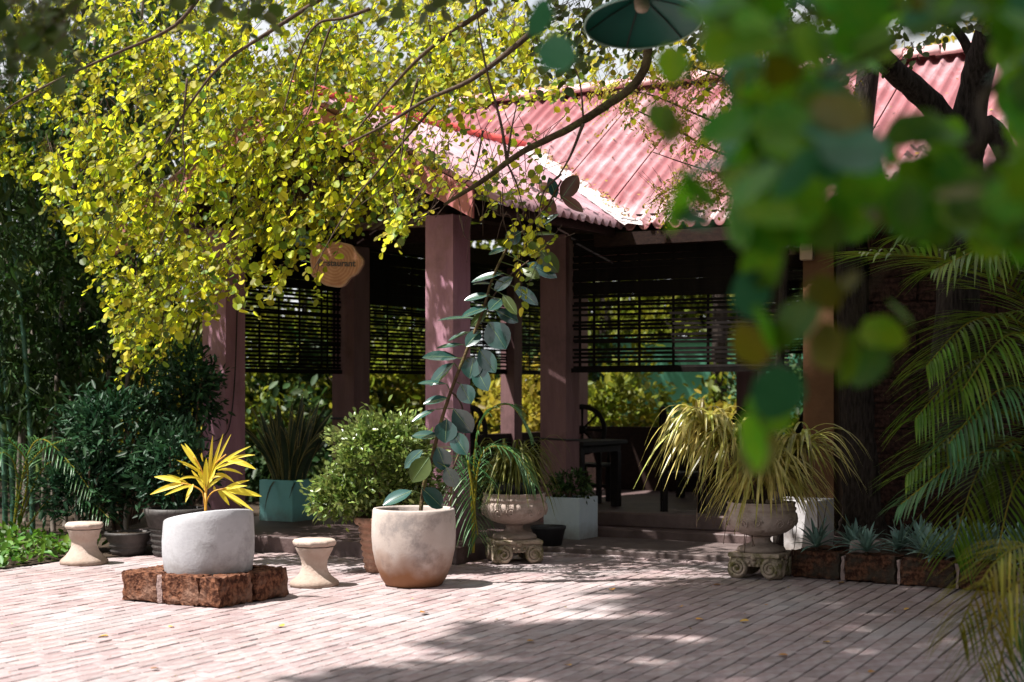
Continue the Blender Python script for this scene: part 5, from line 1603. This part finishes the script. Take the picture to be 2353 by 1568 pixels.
# nothing over the roof further right than the eave line
q = np.column_stack([cx, cy, cz])[keepc]
n_ = len(q)
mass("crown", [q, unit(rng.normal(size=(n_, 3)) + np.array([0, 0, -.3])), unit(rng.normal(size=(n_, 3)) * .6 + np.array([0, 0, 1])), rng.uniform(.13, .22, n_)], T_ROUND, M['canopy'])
limb([TP(2330, -120, TY - .5), binv @ Vector((4.0, 10.0, 9.5)), binv @ Vector((0.5, 8.0, 14.5)), binv @ Vector((-3.5, 6.0, 16.5))], [.13, .11, .08, .04])
limb([binv @ Vector((2.6, 8.5, 11.5)), binv @ Vector((-1.0, 3.5, 14.0)), binv @ Vector((-4.0, 1.5, 16.0))], [.08, .06, .03])
limb([binv @ Vector((1.2, 8.6, 13.5)), binv @ Vector((-3.5, 10.0, 15.5)), binv @ Vector((-6.0, 9.0, 16.5))], [.08, .06, .03])
# ---- second trunk in the planter
t2 = K(.98, 1.55, .17); t2 = G(1995, 1222, .18)
tr2 = thing("dark_trunk_tree", "dark rough barked tree growing in front of the laterite wall", "tree", t2)
iv2 = Matrix.Translation(-t2)
def T2(x, y, Y): return iv2 @ P(x, y, Y)
mt2 = trunk_mesh([(0, 0, -.05), T2(1995, 1150, t2.y), T2(1985, 1000, t2.y), T2(1972, 800, t2.y), T2(1958, 600, t2.y), T2(1965, 420, t2.y), T2(1990, 200, t2.y), T2(2020, -60, t2.y)], [.30, .235, .20, .18, .14, .115, .10, .08], 24, .16)
mt2.build("trunk", M['bark'], tr2, True)
for k in range(10):
    x = random.uniform(-.09, .09)
    m_ = MB(); m_.tube(smooth_path([T2(1950 + x * 300, 560, t2.y - .2), T2(1955 + x * 340, 700, t2.y - .22), T2(1962 + x * 300, 900 + 100 * random.random(), t2.y - .24)], 4), .006, 5); m_.build("hanging_root", M['bark'], tr2)
q2 = sprays(70, [(1900, -60), (2150, -60), (2120, 20), (1950, 60)], (t2.y - 1.2, t2.y + .5), 7, .05, .06)
twig_mass(tr2, iv2)
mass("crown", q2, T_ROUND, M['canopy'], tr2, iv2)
for k in range(9):
    x = random.uniform(-16, 16)
    m_ = MB(); m_.tube([TP(2200 + x, 560, TY - .22), TP(2202 + x * 1.1, 720, TY - .23), TP(2200 + x, 880 - 60 * random.random(), TY - .24)], .005, 5); m_.build("hanging_root", M['bark'], bt_)

# ---- the fine-leaved tree in front of the right roof
ft0 = Vector((2.3, 13.9, .05))
ft = thing("fine_leaved_tree", "slender tree with tiny orange and yellow leaves in front of the roof", "tree", ft0)
fiv = Matrix.Translation(-ft0)
FY = 13.6
def fb(pts, r0):
    m_ = trunk_mesh([fiv @ P(*q_) for q_ in pts], [r0, r0 * .7, r0 * .35], 8, 0); m_.build("branch", M['twig'], ft, True)
trunk_mesh([(0, 0, 0), fiv @ P(1790, 900, 13.8), fiv @ P(1800, 600, 13.7), fiv @ P(1780, 380, FY), fiv @ P(1740, 200, FY)], [.05, .04, .035, .03, .02], 10).build("trunk", M['bark'], ft, True)
fb([(1780, 380, FY), (1650, 350, FY), (1540, 290, FY), (1430, 240, FY)], .014)
fb([(1780, 330, FY), (1640, 280, FY), (1500, 220, FY), (1400, 205, FY)], .012)
fb([(1795, 480, FY), (1680, 450, FY), (1560, 430, FY), (1490, 470, FY)], .012)
fb([(1770, 280, FY), (1680, 190, FY), (1580, 150, FY), (1520, 130, FY)], .012)
fb([(1760, 420, FY), (1620, 390, FY), (1500, 350, FY)], .010)
fq = [sprays(430, [(1330, 190), (1480, 120), (1700, 90), (1960, 160), (1960, 420), (1850, 520), (1690, 360), (1560, 350), (1430, 290)], (12.9, 13.7), 15, .028, .036, lambda x, y: .35 + .65 * (math.sin(x * .03) * math.sin(y * .04 + x * .01) > -.1), .3),
      sprays(150, [(1480, 440), (1600, 380), (1780, 420), (1780, 520), (1600, 470), (1500, 500)], (12.9, 13.4), 12, .03, .036, None, .3)]
mass("foliage", [np.concatenate([a, b]) for a, b in zip(*fq)], T_OVAL, M['oleaf'], ft, fiv)
twig_mass(ft, fiv, .0016)

# ---- foreground tree: out-of-focus leaves hanging close to the lens
fg0 = Vector((1.75, 1.5, 0))
fg = thing("foreground_tree", "leafy branch of big round green leaves hanging close in the foreground", "tree", fg0)
giv = Matrix.Translation(-fg0)
trunk_mesh([(0, 0, 0), (.02, 0, 1.2), (.0, .1, 2.2), (-.1, .3, 2.9)], [.09, .08, .07, .05], 12).build("trunk", M['bark'], fg, True)
_ol = []
for k in range(15):          # half outline of a broad notched leaf
    t_ = k / 14
    _ol.append((t_ * 1.0 - .04 * math.sin(math.pi * t_) - .10 * math.exp(-(t_ / .10) ** 2) * (t_ > 0), .50 * math.sin(math.pi * min(1, t_ * .96 + .04)) ** .62))
_bv = [(x, 0, -.05 * x * x) for x, y in _ol]
for sg_ in (1, -1):
    _bv += [(x, y * .5 * sg_, -.05 * x * x + .05 * y) for x, y in _ol] + [(x + .01 * math.sin(i_ * 2.1), y * sg_, -.06 * x * x + .09 * y + .012 * math.sin(i_ * 1.3 + sg_)) for i_, (x, y) in enumerate(_ol)]
_bf = []
for k in range(14):
    for a_, b_ in ((0, 15), (15, 30)):
        _bf.append((a_ + k, a_ + k + 1, b_ + k + 1, b_ + k))
    for a_, b_ in ((0, 45), (45, 60)):
        _bf.append((b_ + k, b_ + k + 1, a_ + k + 1, a_ + k))
T_BIG = (np.array(_bv, float), _bf)
fgl = single_leaf_mesh("leaf", T_BIG, M['fleaf']); fglT = single_leaf_mesh("leaf", T_BIG, M['fleafT']); fglY = single_leaf_mesh("leaf", T_BIG, M['fleafY'])
for me in (fgl, fglT, fglY):
    me.polygons.foreach_set("use_smooth", [True] * len(me.polygons))
GB = [[(2420, -80, 2.8), (2150, 60, 2.7), (1900, 180, 2.7), (1720, 330, 2.7), (1600, 470, 2.7), (1540, 500, 2.7)],
      [(2420, 120, 2.8), (2250, 330, 2.7), (2050, 420, 2.7), (1850, 520, 2.7), (1780, 700, 2.7), (1770, 900, 2.7), (1735, 1010, 2.7)],
      [(2420, 300, 2.6), (2300, 430, 2.6), (2180, 520, 2.6), (2050, 600, 2.7), (1960, 720, 2.7), (1930, 830, 2.7)],
      [(2300, -80, 2.5), (2000, -20, 2.5), (1800, 60, 2.5), (1650, 90, 2.6), (1560, 200, 2.7), (1530, 300, 2.7)],
      [(2420, 380, 2.9), (2300, 350, 2.9), (2150, 330, 2.9), (1950, 330, 2.9), (1800, 400, 2.9)]]
FGP = []
for b in GB:
    pts = [giv @ P(*q_) for q_ in b]
    FGP += smooth_path(pts, 6)
    root_ = Vector((-.1, .3, 2.9)) if b[0][1] < 0 else Vector((0, .1, 2.2))
    trunk_mesh([root_] + pts, [.022, .0045, .004, .003, .002], 7, 0).build("branch", M['twig'], fg, True)
def fleaf(x, y, Y, s=.075, me=None, ang=None, face=.5):
    a = random.uniform(0, 2 * math.pi) if ang is None else ang
    ax = np.array([math.cos(a), random.gauss(0, .35), math.sin(a) - .15])
    nr = np.array([random.gauss(0, .45), -face * random.uniform(.3, 1.4), random.gauss(.5, .4)])
    c = np.array(P(x, y, Y)) - ax / np.linalg.norm(ax) * s * .5
    o_ = link("leaf", me or random.choice([fgl, fgl, fgl, fgl, fglT, fglY]) , fg)
    o_.matrix_local = giv @ leaf_matrix(c, ax, nr, s)
    lb = giv @ Vector(c)
    nb = min(FGP, key=lambda q_: (q_ - lb).length)
    if (nb - lb).length < .22:
        m_ = MB(); m_.tube(bez(nb, (nb + lb) / 2 + Vector((0, 0, .012)), lb, 4), .0011, 4); m_.build("petiole", M['twig'], fg)
hand = [(1725, 680, 2.3, .075, fglT), (1755, 610, 2.3, .07, fgl), (1785, 905, 2.2, .085, fglT), (1770, 935, 2.25, .08, fgl), (1730, 1020, 2.2, .085, fgl), (1745, 1040, 2.3, .075, fglY),
        (1825, 745, 2.2, .09, fgl), (1760, 760, 2.2, .08, fgl), (1725, 790, 2.3, .075, fglY), (1895, 675, 2.2, .06, fglY), (1945, 655, 2.2, .05, fglY), (1905, 800, 2.2, .075, fglY),
        (1950, 820, 2.2, .085, fgl), (1995, 840, 2.3, .08, fgl), (2030, 770, 2.4, .075, fgl), (2070, 720, 2.4, .06, fgl), (1560, 470, 2.1, .085, fgl), (1600, 430, 2.1, .08, fgl), (1640, 380, 2.1, .08, fglT),
        (1520, 270, 2.3, .06, fgl), (1550, 300, 2.3, .05, fglY), (1545, 150, 2.4, .06, fgl), (1580, 500, 2.1, .07, fglT), (1700, 500, 2.1, .09, fgl), (1760, 520, 2.1, .085, fgl), (1800, 470, 2.1, .085, fgl),
        (1280, 120, 3.2, .08, fglT), (1240, 40, 3.2, .08, fglT), (1950, 340, 1.9, .10, fglT), (1900, 330, 1.95, .09, fglT), (1870, 250, 2.0, .09, fglT), (2100, 300, 2.0, .09, fgl), (2160, 310, 2.0, .085, fgl)]
for h in hand: fleaf(h[0], h[1], h[2] + .45, h[3] * 1.12, h[4])
FP = [[(1620, -40), (2353, -40), (2353, 60), (2190, 20), (2060, 60), (1960, 190), (1800, 250), (1650, 190)], [(1680, 220), (1960, 200), (1950, 300), (2020, 330), (2200, 300), (2190, 380), (2100, 360), (2010, 420), (1900, 520), (1740, 480), (1650, 400)],
      [(2290, 60), (2400, 40), (2400, 560), (2240, 480), (2330, 330), (2300, 180)], [(2020, 500), (2200, 420), (2380, 480), (2380, 580), (2200, 530), (2080, 540)], [(1740, 480), (2000, 440), (1960, 540), (1800, 560)], [(2090, 370), (2200, 380), (2200, 480), (2080, 480)]]
for poly, n_ in zip(FP, (104, 84, 52, 34, 16, 14)):
    k = 0
    while k < n_:
        x, y = random.uniform(1600, 2400), random.uniform(-40, 600)
        if in_poly([x], [y], poly)[0]:
            fleaf(x, y, random.uniform(2.2, 3.2), random.uniform(.05, .095), random.choice([fgl] * 10 + [fglT, fglT, fglY])); k += 1

# ================================================================== the garden behind
def far_tree(label, px_, Y, top_py, rad, n, mt_, trunk_px=None, group="trees behind the pavilion", size=.16, nclump=60):
    x = (px_ - HX) / F * Y
    ztop = H0 + (HY - top_py) / F * Y
    zc = ztop - rad[2]
    t = thing("garden_tree", label, "tree", (x, Y, -.05), 0, group)
    trunk_mesh([(0, 0, 0), (.1, 0, zc * .5), (-.05, 0, zc)], [.16, .12, .07], 10).build("trunk", M['bark'], t, True)
    for k in range(7):
        a = random.uniform(0, 6.28)
        m_ = MB(); m_.tube(bez((0, 0, zc * random.uniform(.6, .95)), (math.cos(a) * rad[0] * .3, math.sin(a) * rad[1] * .3, zc), (math.cos(a) * rad[0] * .8, math.sin(a) * rad[1] * .8, zc + rad[2] * random.uniform(-.2, .7)), 7), [.05 - .006 * j for j in range(7)], 6); m_.build("limb", M['bark'], t, True)
    pos, od = cloud((0, 0, zc), rad, n, nclump, .30, shell=.35)
    o_ = link("crown", leaf_mesh("crown", pos, unit(od + rng.normal(size=(n, 3)) * .8 + np.array([0, 0, -.3])), unit(rng.normal(size=(n, 3)) * .7 + np.array([0, 0, .8])), size * rng.uniform(.6, 1.3, n), T_OVAL, M[mt_]), t); o_["kind"] = "stuff"
    return t
far_tree("tall feathery green tree rising behind the left end of the roof", 1000, 26, -80, (2.6, 2.0, 3.2), 5500, 'garden')
far_tree("thin yellow leaved tree beside the bright gap above the ridge", 1230, 27, 20, (1.3, 1.4, 2.2), 2000, 'garden', nclump=36)
far_tree("pale low tree just above the roof ridge", 1380, 30, 160, (2.2, 1.6, 1.5), 1500, 'garden', nclump=34)
far_tree("sparse orange tree right of the bright gap above the ridge", 1640, 25, 20, (1.5, 1.5, 2.0), 2200, 'oleaf', nclump=40)
far_tree("dark tree behind the right hand roof", 1880, 26, -60, (2.2, 2.0, 3.0), 4500, 'gardenD')
far_tree("orange tinged tree beyond the right end of the roof", 2200, 25, -40, (1.8, 1.8, 2.2), 2200, 'oleaf', nclump=44)
far_tree("broad dark tree far behind the bamboo", 60, 27, -260, (4.6, 3.0, 5.2), 11000, 'gardenD', nclump=110)
far_tree("broad green tree behind the left gable", 520, 25, -200, (3.2, 2.6, 4.6), 9000, 'garden', nclump=100)
far_tree("big dark tree at the far left edge", -420, 22, -300, (3.6, 3, 5), 6000, 'gardenD', nclump=80)
far_tree("dark tree past the right edge of the court", 2700, 20, -300, (3, 3, 4.5), 6000, 'gardenD', nclump=80)
far_tree("pale feathery tree far beyond the ridge", 800, 36, -60, (3.2, 2, 4.2), 5000, 'garden', nclump=80)
for q, (x, y) in enumerate(((-4.5, -8), (0, -8.5), (4.5, -7), (8, -3), (8.2, 1.5), (8.0, 6.2), (8.5, 10.8), (12, 8))):  # trees outside the frame, added to block sky light from front and right
    ft_ = far_tree("unseen dark tree added round the courtyard to cut sky light", HX + F * x / abs(y), abs(y), HY - F * 7.2 / abs(y), (2.8, 2.6, 4.2), 3400, 'gardenD', group="unseen trees added to cut sky light", size=.42, nclump=90)
    ft_.location = (x, y, -.05)
for (px_, tp) in ((1330, 500), (1480, 470), (1640, 480), (1800, 470), (700, 470), (900, 480)):
    far_tree("low spreading green tree filling the view through the blinds", px_, 31, tp, (1.6, 1.3, 2.1), 2600, 'garden' if px_ % 3 else 'gardenD', group="low trees beyond the garden", nclump=50, size=.2)
# garden shrubs seen under and through the blinds
gs = [(600, 22.5, 1.0, 'garden'), (700, 23.5, 1.3, 'gardenD'), (640, 21.0, .8, 'gardenD'), (800, 24, 1.6, 'garden'), (880, 23, 1.3, 'garden'), (950, 24, 1.0, 'gardenY'), (900, 25.5, 1.9, 'garden'), (1040, 24.5, 1.7, 'gardenD'),
      (1170, 23.0, .95, 'gardenY'), (1225, 23.6, 1.0, 'gardenY'), (1150, 26, 1.9, 'garden'), (1250, 27, 1.8, 'gardenD'), (1400, 22.8, .9, 'garden'), (1470, 22.6, .55, 'gardenY'), (1560, 23.4, .5, 'garden'), (1520, 24.5, .6, 'gardenD'),
      (1650, 23.0, .7, 'gardenY'), (1690, 24.6, .9, 'garden'), (1395, 25.5, 1.7, 'garden'), (1740, 24, .8, 'garden'), (1830, 23.5, 1.2, 'gardenD'), (330, 21.0, 1.1, 'gardenY'), (420, 22.0, 1.3, 'garden'), (520, 23, 1.6, 'garden'), (200, 21.5, 1.5, 'gardenD'), (60, 20.5, 1.4, 'gardenD'), (-100, 20, 1.6, 'gardenD')]
nm_ = {'garden': "yellow green garden shrub in the sun behind the pavilion", 'gardenD': "dark green garden shrub behind the pavilion", 'gardenY': "golden leaved garden shrub in the sun behind the pavilion"}
for (px_, Y, r_, mk) in gs:
    x = (px_ - HX) / F * Y
    bush("garden_shrub", nm_[mk], (x, Y, -.05), r_ * .95, (r_ * .8, r_ * .7, r_ * .95), int(900 * r_ + 500), 40, .12, .15, T_OVAL, M[mk], "shrub", {"garden": "sunny garden shrubs", "gardenD": "dark garden shrubs", "gardenY": "golden garden shrubs"}[mk], 3, .025)
gw = thing("garden_wall", "teal painted garden wall far behind the dining tables", "wall", ((1600 - HX) / F * 27, 28, -.05), R(3))
MB().box(-1.6, 3.2, -.08, .08, 0, 2.35, bevel=.01).build("panel", M['tealwall'], gw)
MB().box(-1.65, 3.25, -.11, .11, 2.352, 2.43, bevel=.01).build("coping", M['tealwall'], gw)
# a far hedge line closes the garden
n_ = 16000
pos = np.column_stack([rng.uniform(-26, 26, n_), rng.uniform(36, 39, n_), rng.uniform(0, 3.4, n_)])
pos[:, 2] *= .75 + .25 * np.sin(pos[:, 0] * 1.3)
o_ = link("far_hedge", leaf_mesh("far_hedge", pos, rdir(n_), unit(rng.normal(size=(n_, 3)) + np.array([0, -.5, .6])), rng.uniform(.3, .6, n_), T_OVAL, M['garden']))
tag(o_, "far green hedge closing the garden behind everything", "hedge", None, "stuff")

# ---- fallen leaves
fm = single_leaf_mesh("fallen_leaf", T_ROUND, M['fallen'])
fl = [(248, 1463), (388, 1442), (365, 1538), (1212, 1475), (1408, 1357), (1562, 1395), (1760, 1392), (1810, 1508), (1905, 1477), (2090, 1400), (1655, 1345), (980, 1410), (1700, 1430), (1300, 1530), (1600, 1425), (2010, 1545), (1940, 1340), (640, 1440)]
gl = ["lying on the bright paving", "lying on the shaded paving"]
for q, (x, y) in enumerate(fl):
    p = G(x, y, .004)
    o_ = link("fallen_leaf", fm, None, p)
    o_.scale = [random.uniform(.035, .06)] * 3
    o_.rotation_euler = (random.uniform(-.2, .2), random.uniform(-.25, .1), random.uniform(0, 6))
    o_.location.z = .008
    sun_ = x < 1000
    tag(o_, "small yellow fallen leaf " + gl[0 if sun_ else 1], "fallen leaf", "fallen leaves " + gl[0 if sun_ else 1])
n_ = 420
lx, ly = rng.uniform(-4.2, 4.2, n_), rng.uniform(7.5, 13.6, n_)
ok = in_poly(lx, ly, [(-4.2, 7.5), (4.2, 7.5), (3.6, 11), (2.0, 12.4), (.8, 14.4), (-.5, 13.5), (-2.5, 14.4), (-3.8, 13.6), (-4.2, 12.6)])
lx, ly = lx[ok], ly[ok]; n_ = len(lx)
o_ = link("paving_litter", leaf_mesh("paving_litter", np.column_stack([lx, ly, np.full(n_, .006)]), unit(rng.normal(size=(n_, 3)) * np.array([1, 1, .08])), unit(rng.normal(size=(n_, 3)) * .25 + np.array([0, 0, 1])), rng.uniform(.008, .024, n_), T_OVAL, mat('dry litter', (.16, .10, .05), (.34, .24, .09), .8, 3, island=.5)))
tag(o_, "tiny dry leaf scraps scattered over the paving", "leaf litter", None, "stuff")
n_ = 620
v_ = rng.uniform(-6.5, 1.4, n_); t_ = rng.random(n_) ** 1.6
u0_ = 1.95 + np.maximum(0, v_ + .73) * .525 / S2
u_ = u0_ + t_ * (4.7 - u0_)
nearv = rng.random(n_) < .35
v_[nearv] = rng.uniform(-.75, 1.3, nearv.sum()); u_[nearv] = 1.97 + np.maximum(0, v_[nearv] + .73) * .525 / S2 + rng.uniform(0, .16, nearv.sum())
pp_ = np.array([L(a, b, Z2(a, b) + .045) for a, b in zip(u_, v_)])
o_ = link("roof_litter", leaf_mesh("roof_litter", pp_, unit(rng.normal(size=(n_, 3)) * np.array([1, 1, .3])), unit(rng.normal(size=(n_, 3)) * .3 + np.array([-.28, -.48, .83])), rng.uniform(.02, .055, n_), T_OVAL, mat('roof litter', (.12, .07, .03), (.40, .27, .06), .8, 3, island=.5)))
tag(o_, "dry leaves caught on the corrugated roof and in its valley", "leaf litter", None, "stuff")
print("objects", len(bpy.data.objects))
